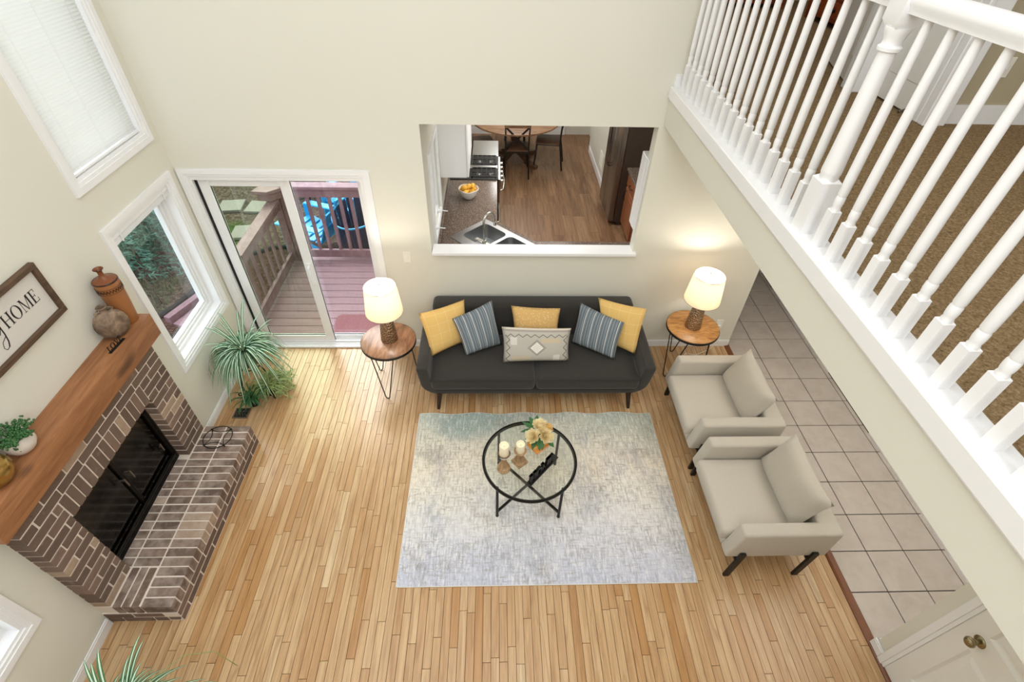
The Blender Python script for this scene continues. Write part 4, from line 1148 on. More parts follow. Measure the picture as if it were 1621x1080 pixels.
def lamp(cx, cy, z0, lbl, rot):
    t = thing('table_lamp', lbl, 'lamp', (cx, cy, z0)); c = (cx, cy, z0)
    m = MB(); m.lathe([(.079, .0), (.080, .004), (.0735, .09), (.063, .2), (.053, .29), (.050, .31), (.044, .316)], c, 32); m.build('base', M['hammer'], t, smooth=50)
    m = MB(); m.cyl((cx, cy, z0+.31), (cx, cy, z0+.39), .008, n=10); m.cyl((cx, cy, z0+.38), (cx, cy, z0+.43), .016, n=12)
    m.cyl((cx, cy, z0+.50), (cx, cy, z0+.628), .0025, n=6); m.sphere((cx, cy, z0+.634), .008, 10, 7)
    for s in (-1, 1): m.tube([(cx+s*.015, cy, z0+.41), (cx+s*.05, cy, z0+.45), (cx+s*.05, cy, z0+.55), (cx, cy, z0+.612)], .0018, 5)
    m.build('stem', M['dsteel'], t, smooth=50)
    m = MB(); r0, r1, h0, h1 = .168, .140, .333, .612
    m.lathe([(r0, h0), (r1, h1), (r1-.0022, h1), (r0-.0022, h0), (r0, h0)], c, 48, False, False); m.build('shade', M['shade'], t, smooth=60)
    m = MB()
    m.tube([(cx+(r0-.001)*cos(2*pi*i/40), cy+(r0-.001)*sin(2*pi*i/40), z0+h0) for i in range(40)], .0022, 5, True); m.build('lower_ring', M['dsteel'], t); m = MB()
    m.tube([(cx+(r1-.001)*cos(2*pi*i/40), cy+(r1-.001)*sin(2*pi*i/40), z0+h1) for i in range(40)], .0022, 5, True)
    for k in range(3):
        a = rot+2*pi*k/3; m.cyl((cx, cy, z0+.605), (cx+r1*cos(a), cy+r1*sin(a), z0+.608), .0016, n=5)
    m.build('upper_ring', M['dsteel'], t)
    m = MB(); m.lathe([(.012, .43), (.014, .445), (.028, .475), (.031, .495), (.026, .515), (.012, .528)], c, 16); b = m.build('bulb', M['bulb'], t, smooth=True)
    l = bpy.data.lights.new('bulb_light', 'POINT'); l.energy = 9; l.color = (1, .92, .81); l.shadow_soft_size = .035
    lo = bpy.data.objects.new('bulb_light', l); COL.objects.link(lo); lo.parent = t; lo.location = (0, 0, .565)
lamp(-1.0, 3.56, .581, 'lit table lamp with hammered bronze base left of the sofa', .5)
lamp(1.962, 3.745, .581, 'lit table lamp with hammered bronze base right of the sofa', 1.2)
# lamp cord and plug below the right table
m = MB(); m.tube([(2.42, YB-.01, .30), (2.43, 4.0, .26), (2.42, 3.98, .12), (2.36, 3.99, .02), (2.2, 3.92, .006), (2.1, 3.95, .006), (2.0, 3.85, .006)], .003, 6)
m.rbox(2.405, 2.435, YB-.03, YB-.009, .285, .31, .004); tag(m.build('lamp_cord', M['plate'], None, smooth=50, loc=(2.3, 4.0, 0)), 'pale lamp cord on the floor under the right side table', 'cord')

# ---- armchairs
def armchair(cy, lbl):
    t = thing('armchair', lbl, 'armchair', (2.0, cy, 0)); hw = .42
    def slant(v):
        v = v.copy(); k = (v.z-.27)/.31
        if v.x < 1.9: v.x += .055*k
        return v
    for s in (-1, 1):
        a, b = sorted((cy+s*hw, cy+s*(hw-.105)))
        m = MB(); m.rbox(1.645, 2.39, a, b, .27, .585, .022, 3, fn=slant); m.build('armrest', M['greige'], t, smooth=50)
    m = MB(); m.rbox(2.245, 2.40, cy-hw+.02, cy+hw-.02, .274, .578, .025, 3); m.build('backrest', M['greige'], t, smooth=50)
    m = MB(); m.rbox(1.655, 2.27, cy-hw+.10, cy+hw-.10, .255, .345, .015, 2); m.build('seat_base', M['greige'], t, smooth=50)
    bmc = bmesh.new(); bmesh.ops.create_cube(bmc, size=1)
    y0, y1 = cy-hw+.108, cy+hw-.108
    for v in bmc.verts: v.co = Vector((1.625+(v.co.x+.5)*.63, y0+(v.co.y+.5)*(y1-y0), .325+(v.co.z+.5)*.105))
    bmesh.ops.bevel(bmc, geom=list(bmc.edges), offset=.03, segments=3, profile=.5, affect='EDGES')
    bmesh.ops.subdivide_edges(bmc, edges=[e for e in bmc.edges if e.calc_length() > .3], cuts=7, use_grid_fill=True)
    def puff(v):
        v = v.copy(); u = (v.x-1.625)/.63; w_ = (v.y-y0)/(y1-y0)
        if v.z > .38: v.z += .022*max(0, 1-(2*u-1)**4)*max(0, 1-(2*w_-1)**4)
        return v
    m = MB(); m.bm(bmc, fn=puff); m.build('seat_cushion', M['greige'], t, smooth=60)
    # loose back cushion
    cs = [Vector((2.13, cy-.305, .43)), Vector((2.13, cy+.305, .43)), Vector((2.285, cy+.30, .775)), Vector((2.285, cy-.30, .765))]
    nrm = Vector((-.91, 0, .41)); m = MB(); n = 18; cen = sum(cs, Vector())/4; vs = []; fs = []
    for s in (1, -1):
        b = len(vs)
        for j in range(n+1):
            for i in range(n+1):
                u, v = i/n, j/n; a = cs[0].lerp(cs[1], u).lerp(cs[3].lerp(cs[2], u), v); eu, ev = 2*u-1, 2*v-1
                a = a+(cen-a)*(.05*((1-eu*eu)*abs(ev)**3+(1-ev*ev)*abs(eu)**3))
                d = (max(0, 1-abs(eu)**3.2)*max(0, 1-abs(ev)**3.2))**.5
                wr = .006*sin(9*u+2+4*v)*d*v + .004*sin(23*u+7*v)*v*v*d
                vs.append(a+nrm*(s*.088*d+wr)+Vector((0, 0, -.02*(1-eu*eu)*v)))
        for j in range(n):
            for i in range(n):
                q = (b+j*(n+1)+i, b+j*(n+1)+i+1, b+(j+1)*(n+1)+i+1, b+(j+1)*(n+1)+i); fs.append(q)
    m.add(vs, fs); m.build('back_cushion', M['greige'], t, smooth=True)
    for s in (-1, 1):
        for lx in (1.745, 2.27):
            m = MB(); yo = cy+s*(hw+.012)
            m.obox((lx-.012, yo, .0), (lx+.012, yo, .345), .042, .02, up=(0, 1, 0)); m.obox((lx, yo, .25), (lx, cy+s*(hw-.04), .25), .04, .018); m.build('leg', M['blackm'], t)
armchair(2.92, 'greige armchair nearer the sofa with loose back cushion')
armchair(1.99, 'greige armchair farther from the sofa, in the foreground')

# ---- coffee table
CX, CY, CR = .272, 2.295, .37
t = thing('coffee_table', 'round glass coffee table with black metal frame on the rug', 'table', (CX, CY, .011))
m = MB(); m.lathe([(CR-.018, .430), (CR+.004, .430), (CR+.006, .436), (CR+.006, .448), (CR+.003, .454), (CR-.004, .454), (CR-.006, .446), (CR-.018, .444)], (CX, CY, 0), 72, False, False)
m.f += []; m.build('rim', M['black'], t, smooth=40)
m = MB(); m.lathe([(.001, .4452), (CR-.008, .4452), (CR-.007, .447), (CR-.008, .4528), (.001, .4528)], (CX, CY, 0), 64, False, False); m.build('glass_top', M['table_glass'], t, smooth=30)
lg = []
for k in range(4):
    a = pi/4+k*pi/2-.03; p = Vector((CX+.352*cos(a), CY+.352*sin(a), 0)); lg.append(p)
    m = MB(); m.cyl((p.x, p.y, .011), (p.x, p.y, .434), .0115, n=12); m.cyl((p.x, p.y, .0105), (p.x, p.y, .016), .0135, n=12); m.build('leg', M['black'], t, smooth=40)
for k in range(2):
    m = MB(); p, q = lg[k], lg[k+2]; z = .075
    m.obox((p.x, p.y, z), (q.x, q.y, z), .018, .018); m.build('cross_bar', M['black'], t)
# things on it
ZT = .4530
def candle(cx, cy, z, r, h, lbl, notch):
    t = thing('pillar_candle', lbl, 'candle', (cx, cy, z)); m = MB()
    n = 24; prof = [(r*.96, 0), (r, .004), (r, h-.004), (r*.96, h), (r*.8, h-.002), (r*.72, h-.018), (.001, h-.02)]
    m.lathe(prof, (cx, cy, z), n, True, False)
    if notch:
        m.v = [(a, b, c-(.012*max(0, 1-abs(a-cx)/.012) if (c > z+h-.008 and b < cy) else 0)) for a, b, c in m.v]
    m.build('wax', M['cream'], t, smooth=50)
    m = MB(); m.cyl((cx, cy, z+h-.022), (cx+.001, cy, z+h-.008), .0012, n=5); m.build('wick', M['blackm'], t)
A = (.066, 2.208)
t = thing('candle_holder', 'turned wooden candle holder with carved collar at the table left', 'candle holder', (*A, ZT))
m = MB(); m.lathe([(.052, 0), (.053, .012), (.046, .02), (.047, .03), (.04, .038), (.036, .046)], (*A, ZT), 28); m.build('foot', M['candlewood'], t, smooth=35)
m = MB(); m.lathe([(.037, .045), (.033, .055), (.026, .08), (.02, .115), (.018, .135), (.02, .14)], (*A, ZT), 24); m.build('shaft', M['candlewood'], t, smooth=50)
m = MB(); m.lathe([(.019, .139), (.026, .15), (.029, .165), (.027, .178), (.02, .184)], (*A, ZT), 24); cb = m.build('carved_collar', plain('whitewashed_carving', 'e3ddd0', .8, var=.15, scale=120, bump=.6, bscale=180), t, smooth=50)
m = MB(); m.lathe([(.018, .183), (.03, .188), (.044, .194), (.0465, .201), (.044, .203), (.03, .199)], (*A, ZT), 28); m.build('cup', M['candlewood'], t, smooth=35)
m = MB(); m.tube([(A[0]+.046*cos(2*pi*i/32), A[1]+.046*sin(2*pi*i/32), ZT+.203) for i in range(32)], .0028, 6, True); m.build('cup_rim', M['blackm'], t, smooth=True)
candle(A[0], A[1], ZT+.2, .0365, .105, 'taller cream pillar candle on the turned holder', True)
Bc = (.192, 2.268)
t = thing('candle_holder', 'square-footed wooden candle holder beside the turned one', 'candle holder', (*Bc, ZT))
m = MB(); rt = Matrix.Translation((*Bc, ZT)) @ Matrix.Rotation(math.radians(38), 4, 'Z')
m.rbox(-.05, .05, -.05, .05, 0, .014, .003, 1); m.rbox(-.043, .043, -.043, .043, .014, .026, .004, 1); m.xf(rt); m.build('foot', M['candlewood'], t)
m = MB(); m.add([(s*a, u*a, z) for z, a in ((.026, .033), (.07, .027), (.076, .024)) for s, u in ((-1,-1),(1,-1),(1,1),(-1,1))], [(3,2,1,0)]+[(r*4+i, r*4+(i+1) % 4, r*4+4+(i+1) % 4, r*4+4+i) for r in range(2) for i in range(4)]+[(8,9,10,11)]); m.xf(rt); m.build('plinth', M['candlewood'], t)
m = MB(); m.lathe([(.02, .074), (.026, .082), (.028, .1), (.024, .12), (.018, .128)], (*Bc, ZT), 22); m.build('shaft', M['candlewood'], t, smooth=50)
m = MB(); m.lathe([(.017, .126), (.03, .132), (.046, .142), (.05, .15), (.047, .153), (.03, .147)], (*Bc, ZT), 28); m.build('cup', M['candlewood'], t, smooth=35)
candle(Bc[0], Bc[1], ZT+.149, .0345, .088, 'shorter cream pillar candle on the square-footed holder', False)
# books
def book(cx, cy, z, w_, d, h, rot, col, lbl):
    t = thing('book', lbl, 'book', (cx, cy, z)); T = Matrix.Translation((cx, cy, z)) @ Matrix.Rotation(rot, 4, 'Z')
    cm = plain('book_cover', col, .55, var=.05)
    m = MB(); m.box(-w_/2, w_/2, -d/2, d/2, 0, .0025); m.box(-w_/2, w_/2, -d/2, d/2, h-.0025, h); m.box(-w_/2, -w_/2+.003, -d/2, d/2, .0025, h-.0025); m.xf(T); m.build('cover', cm, t)
    m = MB(); m.box(-w_/2+.003, w_/2-.004, -d/2+.004, d/2-.004, .0026, h-.0026); m.xf(T); m.build('pages', M['ceramic'], t)
book(.360, 2.432, ZT, .17, .125, .018, math.radians(39), 'dd9647', 'orange book at the bottom of the pair under the flowers')
book(.352, 2.452, ZT+.0182, .165, .12, .018, math.radians(30), 'e6a652', 'paler orange book on top of the pair under the flowers')
# peony bunch
zb = ZT+.0366
t = thing('flower_bunch', 'bunch of yellow silk peonies with dark leaves on the books', 'flowers', (0.3500, 2.4900, zb))
M['petal'] = petalm('peony_petal', 'fbe9b0', 'fff8e2'); M['petalc'] = petalm('peony_heart', 'f4cd7c', 'fbe6ac')
random.seed(11)
def petal(m, c, d, up, L, wd, curl):
    side = d.cross(up).normalized(); rows = 5; vs = []
    for k in range(rows):
        s = k/(rows-1); w_ = wd*(.25+.75*sin(pi*min(1, .12+.75*s)))
        p = c+d*(L*s*(1-.25*s*curl))+up*(L*(.35*s+curl*s*s*.7))
        for q in (-1, 0, 1): vs.append(p+side*(w_*q*.5)+up*(abs(q)*.12*L*s+random.uniform(-.002, .002)))
    m.add(vs, [(k*3+q, k*3+q+1, k*3+4+q, k*3+3+q) for k in range(rows-1) for q in (0, 1)])
def peony(c, ax, R, mat='petal'):
    c = Vector(c); ax = Vector(ax).normalized(); a = ax.orthogonal().normalized(); b = ax.cross(a); m = MB()
    for ring, (n, rr, curl, lift) in enumerate(((11, 1.0, .15, 0), (11, .9, .45, .08), (10, .76, .8, .16), (9, .6, 1.15, .22), (8, .44, 1.4, .28), (6, .28, 1.7, .32))):
        for k in range(n):
            th = 2*pi*(k+.5*ring)/n+random.uniform(-.15, .15); d = a*cos(th)+b*sin(th)
            petal(m, c+ax*(R*lift*.8)+d*(R*.08), d, ax, R*rr*random.uniform(.85, 1.12), R*.5, curl)
    m.build('blossom', M[mat], t, smooth=True, fix=False)
peony((0.3070, 2.4450, zb+.05), (-.4, -.45, .8), .062); peony((0.4000, 2.4500, zb+.045), (.3, -.5, .8), .06); peony((0.3600, 2.5250, zb+.07), (0, .15, 1), .062); peony((0.4170, 2.5250, zb+.045), (.6, .2, .7), .05, 'petalc'); peony((0.3850, 2.4700, zb+.072), (.05, -.1, 1), .045)
m = MB(); m.cyl((0.3550, 2.4900, zb+.002), (0.3600, 2.4900, zb+.07), .008, n=8)
for p in ((0.3070, 2.4450, zb+.05), (0.4000, 2.4500, zb+.045), (0.4170, 2.5250, zb+.045)): m.cyl((0.3550, 2.4900, zb+.02), p, .003, n=6)
m.build('stem', M['leafd'], t)
def broad_leaf(p, d, L, wd, droop=.3, nm='leaf', par=None, mat='leafd'):
    p = Vector(p); d = Vector(d).normalized(); up = Vector((0, 0, 1)); side = d.cross(up).normalized(); n = 7; vs = []; nn = side.cross(d).normalized(); m = MB()
    for k in range(n):
        s = k/(n-1); w_ = wd*sin(pi*(s**.8))*.5+.0006; c = p+d*L*s-up*(droop*L*s*s)
        for q in (-1, 0, 1): vs.append(c+side*(w_*q)+nn*(abs(q)*.12*wd))
    m.add(vs, [(k*3+q, k*3+q+1, k*3+4+q, k*3+3+q) for k in range(n-1) for q in (0, 1)])
    vs2 = [Vector(v)-nn*.0008 for v in vs]; m.add(vs2, [(k*3+3+q, k*3+4+q, k*3+q+1, k*3+q) for k in range(n-1) for q in (0, 1)])
    return m.build(nm, M[mat], par, smooth=True, fix=False)
for (p, d, L) in (((0.3150, 2.5100, zb+.06), (-.75, .5, .35), .10), ((0.3200, 2.5250, zb+.065), (-.35, .9, .35), .095), ((0.3400, 2.5400, zb+.065), (.05, 1, .4), .09), ((0.3150, 2.5000, zb+.05), (-1, .05, .1), .09), ((0.3200, 2.4450, zb+.025), (-.25, -.9, -.05), .075), ((0.3530, 2.4400, zb+.03), (-.02, -1, -.1), .075), ((0.3670, 2.4380, zb+.03), (.1, -1, -.1), .07), ((0.2900, 2.4700, zb+.03), (-.6, -.55, .0), .06), ((0.4250, 2.4200, zb+.02), (.5, -.5, -.05), .05)):
    broad_leaf(p, d, L*1.25, .042, par=t)
# black word sign lying over the glass
t = thing('word_sign', 'black HOME block-letter stand on the glass table top', 'sign', (.36, 2.16, ZT))
D = Vector((.492-.262, 2.313-2.06, 0)).normalized(); Nn = Vector((D.y, -D.x, 0)); O = Vector((.252, 2.062, ZT))
m = MB(); m.obox(O+Vector((0, 0, .004)), O+D*.345+Vector((0, 0, .004)), .045, .008); m.build('base', M['blackm'], t)
fns = lambda u, v, w_: tuple(O+D*(u+.012)-Nn*(w_-.009)+Vector((0, 0, .008+v)))
ws, L = word('HOME', .1, fns, -.003, .018, .03, .8, .075)
for q in ws: q.build('letter', M['black'], t)

# ================================================================== PLANTS AND FLOOR VENT
def ribbon(p, az, L, wd, rise, droop, seg=9, twist=0, striped=True):
    # arching strap leaf; returns MB with green margins and a pale centre stripe
    m = MB(); d = Vector((cos(az), sin(az), 0)); side = Vector((-sin(az), cos(az), 0)); vs = []; up = Vector((0, 0, 1))
    for k in range(seg+1):
        s = k/seg; w_ = wd*(.7+.5*s)*(1-s**3.2)**.8+.0004
        c = Vector(p)+d*(L*(s-.18*s*s))+up*(L*(rise*s-droop*s*s))
        fold = .25*wd*(1-s)
        vs += [c-side*w_*.5+up*fold, c-side*w_*.17, c+side*w_*.17, c+side*w_*.5+up*fold]
    for q in range(3):
        mi = 1 if (q == 1 and striped) else 0
        m.add([], [], mi)
    b = len(m.v); m.v += [(max(v[0], XL+.012+.004*v[2]), min(v[1], YB-.03), max(v[2], .004)) for v in vs]
    for k in range(seg):
        for q in range(3):
            m.f.append([b+k*4+q, b+k*4+q+1, b+k*4+5+q, b+k*4+4+q]); m.m.append(1 if (q == 1 and striped) else 0)
    return m
def spider_plant(root, crown, n, L0, L1, seed, wd=.016, bias=None, sc=1.0):
    random.seed(seed)
    for i in range(n):
        az = 2*pi*i*.381966+random.uniform(-.2, .2); q = i/n
        L = random.uniform(L0, L1)*(.75+.35*q); rise = random.uniform(.75, 1.1)*(1.15-.7*q); droop = rise*random.uniform(.75, 1.0)+.45*q+.25
        if random.random() < .12: rise, droop = 1.5, .7
        if bias:
            az2 = bias[0]
            if cos(az-az2) < -.2: L *= bias[1]
        r = .012+.03*q
        p = Vector(crown)+Vector((cos(az)*r, sin(az)*r, random.uniform(-.01, .01)))
        ribbon(p, az, L, wd*random.uniform(.8, 1.15), rise, droop).build('leaf', [M['leaf'], M['leafw']], root, smooth=True, fix=False)
# plant stand with three scrolled legs and a ribbed pot
PX, PY, PZ = -2.32, 3.43, .57
st = thing('plant_stand', 'black wrought-iron plant stand by the patio door', 'plant stand', (PX, PY, 0))
for k in range(3):
    a = math.radians(205+120*k); d = Vector((cos(a), sin(a), 0)); c = Vector((PX, PY, 0)); m = MB()
    pts = [c+d*.10+Vector((0, 0, .52)), c+d*.105+Vector((0, 0, .40)), c+d*.125+Vector((0, 0, .22)), c+d*.165+Vector((0, 0, .07)), c+d*.19+Vector((0, 0, .012))]
    pts += [c+d*(.19+.022*sin(s))+Vector((0, 0, .034-.022*cos(s))) for s in (.8, 1.7, 2.6, 3.6, 4.4)]
    m.tube(pts, .0065, 7); m.build('leg', M['blackm'], st, smooth=True)
for r, z in ((.105, .52), (.10, .38)):
    m = MB(); m.tube([(PX+r*cos(2*pi*i/30), PY+r*sin(2*pi*i/30), z) for i in range(30)], .005, 6, True); m.build('ring', M['blackm'], st, smooth=True)
m = MB()
for k in range(6):
    a = k*pi/3; m.cyl((PX, PY, .382), (PX+.1*cos(a), PY+.1*sin(a), .382), .004, n=6)
m.build('pot_rest', M['blackm'], st)
tp = thing('spider_plant', 'large striped spider plant on the iron stand by the patio door', 'plant', (PX, PY, .39))
m = MB(); pr = [(.07, .388)]
for k in range(9): pr += [(.075+.004*k, .395+.0165*k), (.079+.004*k, .403+.0165*k)]
pr += [(.118, .548), (.118, .56), (.108, .56), (.104, .53)]
m.lathe([(r, z) for r, z in pr], (PX, PY, 0), 28); m.build('pot', plain('ribbed_pot', '5b5550', .5, var=.3, scale=30), tp, smooth=30)
m = MB(); m.lathe([(.105, .535), (.06, .548), (.001, .55)], (PX, PY, 0), 20, True, False); m.build('soil', M['soil'], tp)
spider_plant(tp, (PX, PY, PZ), 175, .30, .47, 5, .024)
# two small plants on the floor below
def small_plant(cx, cy, lbl, pot_r, pot_h, mat, n, L0, L1, seed, wd, potmat, squat=1.0, trail=0):
    t = thing('spider_plant', lbl, 'plant', (cx, cy, 0)); m = MB()
    m.lathe([(pot_r*.75, .001), (pot_r, pot_h), (pot_r*.9, pot_h), (pot_r*.86, pot_h-.015), (.001, pot_h-.012)], (cx, cy, 0), 22, True, False); m.build('pot', potmat, t, smooth=30)
    random.seed(seed); big = MB()
    for i in range(n):
        az = random.uniform(0, 2*pi); L = random.uniform(L0, L1); rise = random.uniform(.5, 1.3)*squat; droop = rise*random.uniform(.7, 1.0)+.15
        if pot_h+L*(rise-droop) < .01: droop = rise+(pot_h-.012)/L*.9
        r = random.uniform(0, pot_r*.7); a2 = random.uniform(0, 2*pi)
        lf = ribbon((cx+r*cos(a2), cy+r*sin(a2), pot_h), az, L, wd, rise, droop, 6, 0, False); big.add(lf.v, lf.f, 0)
    for i in range(trail):
        az = random.uniform(-.6, 2.2); R = random.uniform(.08, .24); c = Vector((cx+R*cos(az), cy+R*sin(az), random.uniform(.02, .16)))
        for k in range(9):
            lf = ribbon(c, random.uniform(0, 2*pi), random.uniform(.04, .085), wd*.8, random.uniform(.2, .9), random.uniform(.2, .9), 4, 0, False)
            big.add([(a, b, max(.004, z)) for a, b, z in lf.v], lf.f, 0)
    tag(big.build('foliage', mat, t, smooth=True, fix=False), kind='stuff')
small_plant(-2.34, 3.255, 'small green grassy plant in a black pot below the stand', .06, .10, M['leafd'], 70, .12, .24, 21, .012, M['rubber'])
small_plant(-2.23, 3.40, 'yellow-green trailing spiderette plant on the floor by the stand', .06, .09, M['leafy'], 120, .12, .27, 22, .010, M['rubber'], .9, 60)
# plant by the front window, lower left of the picture
QX, QY, QZ = -1.88, .57, .66
t = thing('spider_plant', 'striped spider plant near the front left window', 'plant', (QX, QY, 0))
m = MB(); m.lathe([(.09, .45), (.12, .66), (.125, .67), (.112, .67), (.108, .64), (.001, .645)], (QX, QY, 0), 26, True, False); m.build('pot', M['terrab'], t, smooth=30)
spider_plant(t, (QX, QY, QZ-.02), 170, .30, .44, 9, .024)
for (pts) in (((QX+.1, QY+.05, .82), (QX+.2, QY+.16, .92), (QX+.32, QY+.26, .93), (QX+.42, QY+.3, .84), (QX+.5, QY+.27, .70)), ((QX+.1, QY, .8), (QX+.25, QY+.07, .86), (QX+.4, QY+.1, .82), (QX+.5, QY+.09, .72))):
    m = MB(); m.tube(pts, .002, 5); m.build('runner', M['leafy'], t, smooth=True)
ps = thing('plant_stand', 'black metal stand under the front window plant', 'plant stand', (QX, QY, 0))
for k in range(3):
    a = math.radians(90+120*k); m = MB(); m.cyl((QX+.11*cos(a), QY+.11*sin(a), .45), (QX+.15*cos(a), QY+.15*sin(a), 0), .008, n=8); m.build('leg', M['blackm'], ps, smooth=True)
m = MB(); m.tube([(QX+.115*cos(2*pi*i/30), QY+.115*sin(2*pi*i/30), .443) for i in range(30)], .006, 6, True); m.cyl((QX, QY, .436), (QX, QY, .448), .115, n=26); m.build('ring', M['blackm'], ps)
# cast floor vent
t = thing('floor_vent', 'bronze scrollwork floor vent in front of the small plant pot', 'vent', (-2.43, 3.12, .003))
m = MB(); vx0, vx1, vy0, vy1 = -2.49, -2.35, 3.075, 3.20
for (a, b, c, d) in ((vx0, vx1, vy0, vy0+.014), (vx0, vx1, vy1-.014, vy1), (vx0, vx0+.014, vy0+.014, vy1-.014), (vx1-.014, vx1, vy0+.014, vy1-.014)): m.rbox(a, b, c, d, .0005, .008, .002, 1)
m.build('frame', M['dsteel'], t)
m = MB(); m.box(vx0+.01, vx1-.01, vy0+.01, vy1-.01, .0004, .0015); m.build('backing', M['rubber'], t)
for k in range(4):
    m = MB(); cx = vx0+.03+.027*k; m.tube([(cx+.012*cos(s*.6), vy0+.03+.016*s*.42+.003*sin(s*2), .005) for s in range(11)], .002, 5); m.build('scroll', M['dsteel'], t, smooth=True)

# ================================================================== KITCHEN
# window over the counter
m = MB(); fk = lambda u, v, w_: (-.60+w_, u, v); KW = (4.47, 5.10, 1.14, 1.94)
cw = casing('window_4', KW, fk, .065); cw['label'] = 'white kitchen window over the counter'
m = MB(); a, b, c, d = KW
for dx, wd in ((0, .03), (-.03, .055)):
    for (u0, u1, v0, v1) in ((a, a+wd, c, d), (b-wd, b, c, d), (a+wd, b-wd, c, c+wd), (a+wd, b-wd, d-wd, d), ((a+b)/2-.03, (a+b)/2+.03, c+wd, d-wd)): m.box(-.71, -.62+dx, u0, u1, v0, v1)
m.build('sash', M['vinyl'], cw)
m = MB(); m.box(-.69, -.685, a+.04, b-.04, c+.04, d-.04); m.build('pane', M['glass'], cw)
for yy in (4.62, 4.98):
    m = MB(); m.rbox(-.62, -.592, yy-.02, yy+.02, c-.01, c+.03, .006, 1); m.tube([(-.6, yy, c+.012), (-.565, yy+.012, c+.01), (-.53, yy+.025, c-.004), (-.515, yy+.03, c-.006)], .006, 6); m.build('crank', M['vinyl'], cw, smooth=40)
# counters
t = thing('worktop', 'brown granite worktop with corner sink below the kitchen window', 'worktop', (-.2, 5.0, .91))
outer = [(-.598, YB+.122), (1.9, YB+.122), (1.9, 4.765), (.43, 4.765), (.025, 5.19), (.025, 6.235), (-.598, 6.235)]
SC = Vector((.10, 4.80)); ax = Vector((.707, -.707)); ay = Vector((.707, .707))
T0 = Vector((-.086, 5.231))-ay*.03
def sk(a, b): v = T0+ax*a-ay*b; return (v.x, v.y)
holes = [[sk(.02, .02), sk(.80, .02), sk(.80, .50), sk(.02, .50)]]
m = MB(); m.prism(outer, .872, .912, holes=holes); m.build('slab', M['granite'], t)
m = MB(); m.rbox(-.599, -.572, YB+.125, 6.235, .912, 1.0, .006, 1); m.build('backsplash', M['granite'], t)
sn = thing('kitchen_sink', 'stainless double bowl sink set across the worktop corner', 'sink', (.1, 4.8, .91))
m = MB(); rr_ = [sk(-.015, -.015), sk(.835, -.015), sk(.835, .535), sk(-.015, .535)]
bowls = [(.05, .40, .05, .42), (.44, .78, .05, .42)]
def rr4(b, e=0, n=5, r=.06):
    a0, a1, b0, b1 = b[0]-e, b[1]+e, b[2]-e, b[3]+e; pts = []
    for (cx, cy, s) in ((a1-r, b0+r, -pi/2), (a1-r, b1-r, 0), (a0+r, b1-r, pi/2), (a0+r, b0+r, pi)):
        pts += [(cx+r*cos(s+pi/2*i/n), cy+r*sin(s+pi/2*i/n)) for i in range(n+1)]
    return pts
m.prism(rr_, .9125, .918, holes=[[sk(*p) for p in rr4(b)] for b in bowls]); rim = m.build('rim', M['steel'], sn)
for b in bowls:
    m = MB(); r0 = [sk(*p) for p in rr4(b)]; r1 = [sk(*p) for p in rr4(b, -.02)]; k = len(r0)
    m.add([(x, y, .9175) for x, y in r0]+[(x, y, .76) for x, y in r1], [(i, (i+1) % k, k+(i+1) % k, k+i) for i in range(k)]+[tuple(range(k, 2*k))])
    o = m.build('bowl', M['steel'], sn, smooth=40)
    m = MB(); cxy = sk((b[0]+b[1])/2, (b[2]+b[3])/2); m.cyl((*cxy, .7605), (*cxy, .764), .035, n=20); m.build('drain', M['chrome'], o)
fc = thing('faucet', 'brushed nickel gooseneck faucet behind the kitchen sink', 'faucet', (-.118, 4.72, .918))
m = MB(); bx, by = -.118, 4.715; dx, dy_ = .62, .62
m.cyl((bx, by, .918), (bx, by, .95), .024, .02, 16)
pts = [(bx, by, .94), (bx, by, 1.14)]+[(bx+dx*(.085-.085*cos(s)), by+dy_*(.085-.085*cos(s)), 1.16+.085*sin(s)) for s in [pi*i/9 for i in range(10)]]
pts += [(bx+dx*.178, by+dy_*.178, 1.11)]
m.tube(pts, .0125, 10); m.cyl(pts[-1], (pts[-1][0]+.006, pts[-1][1]+.006, 1.07), .016, .017, 12); m.build('spout', M['chrome'], fc, smooth=40)
m = MB(); m.obox((bx-.09, by+.09, .921), (bx+.09, by-.09, .921), .045, .007); m.tube([(bx-.025, by+.0, .95), (bx-.06, by-.02, .965), (bx-.09, by-.03, .985)], .007, 7); m.build('lever', M['chrome'], fc, smooth=40)
# base cabinets under the worktop
t = thing('base_cabinet', 'dark base cabinet run with black dishwasher under the worktop', 'cabinet', (-.3, 5.5, 0))
m = MB(); m.box(-.598, -.01, 5.22, 6.235, .09, .87); m.prism([(-.598, YB+.122), (1.88, YB+.122), (1.88, 4.73), (.41, 4.73), (-.01, 5.17), (-.01, 5.22), (-.598, 5.22)], .09, .74); m.box(-.598, -.05, 5.2, 6.235, 0, .09)
m.build('carcass', M['cherry'], t)
m = MB(); m.rbox(-.01, .014, 5.30, 5.9, .1, .86, .006, 1); m.build('dishwasher_door', M['blackm'], t)
m = MB(); m.tube([(.014, 5.36, .80), (.045, 5.38, .80), (.045, 5.82, .80), (.014, 5.84, .80)], .009, 8); m.build('handle', M['chrome'], t, smooth=40)
m = MB(); m.rbox(-.01, .012, 5.92, 6.22, .1, .86, .006, 1); m.build('door', M['cherry'], t)
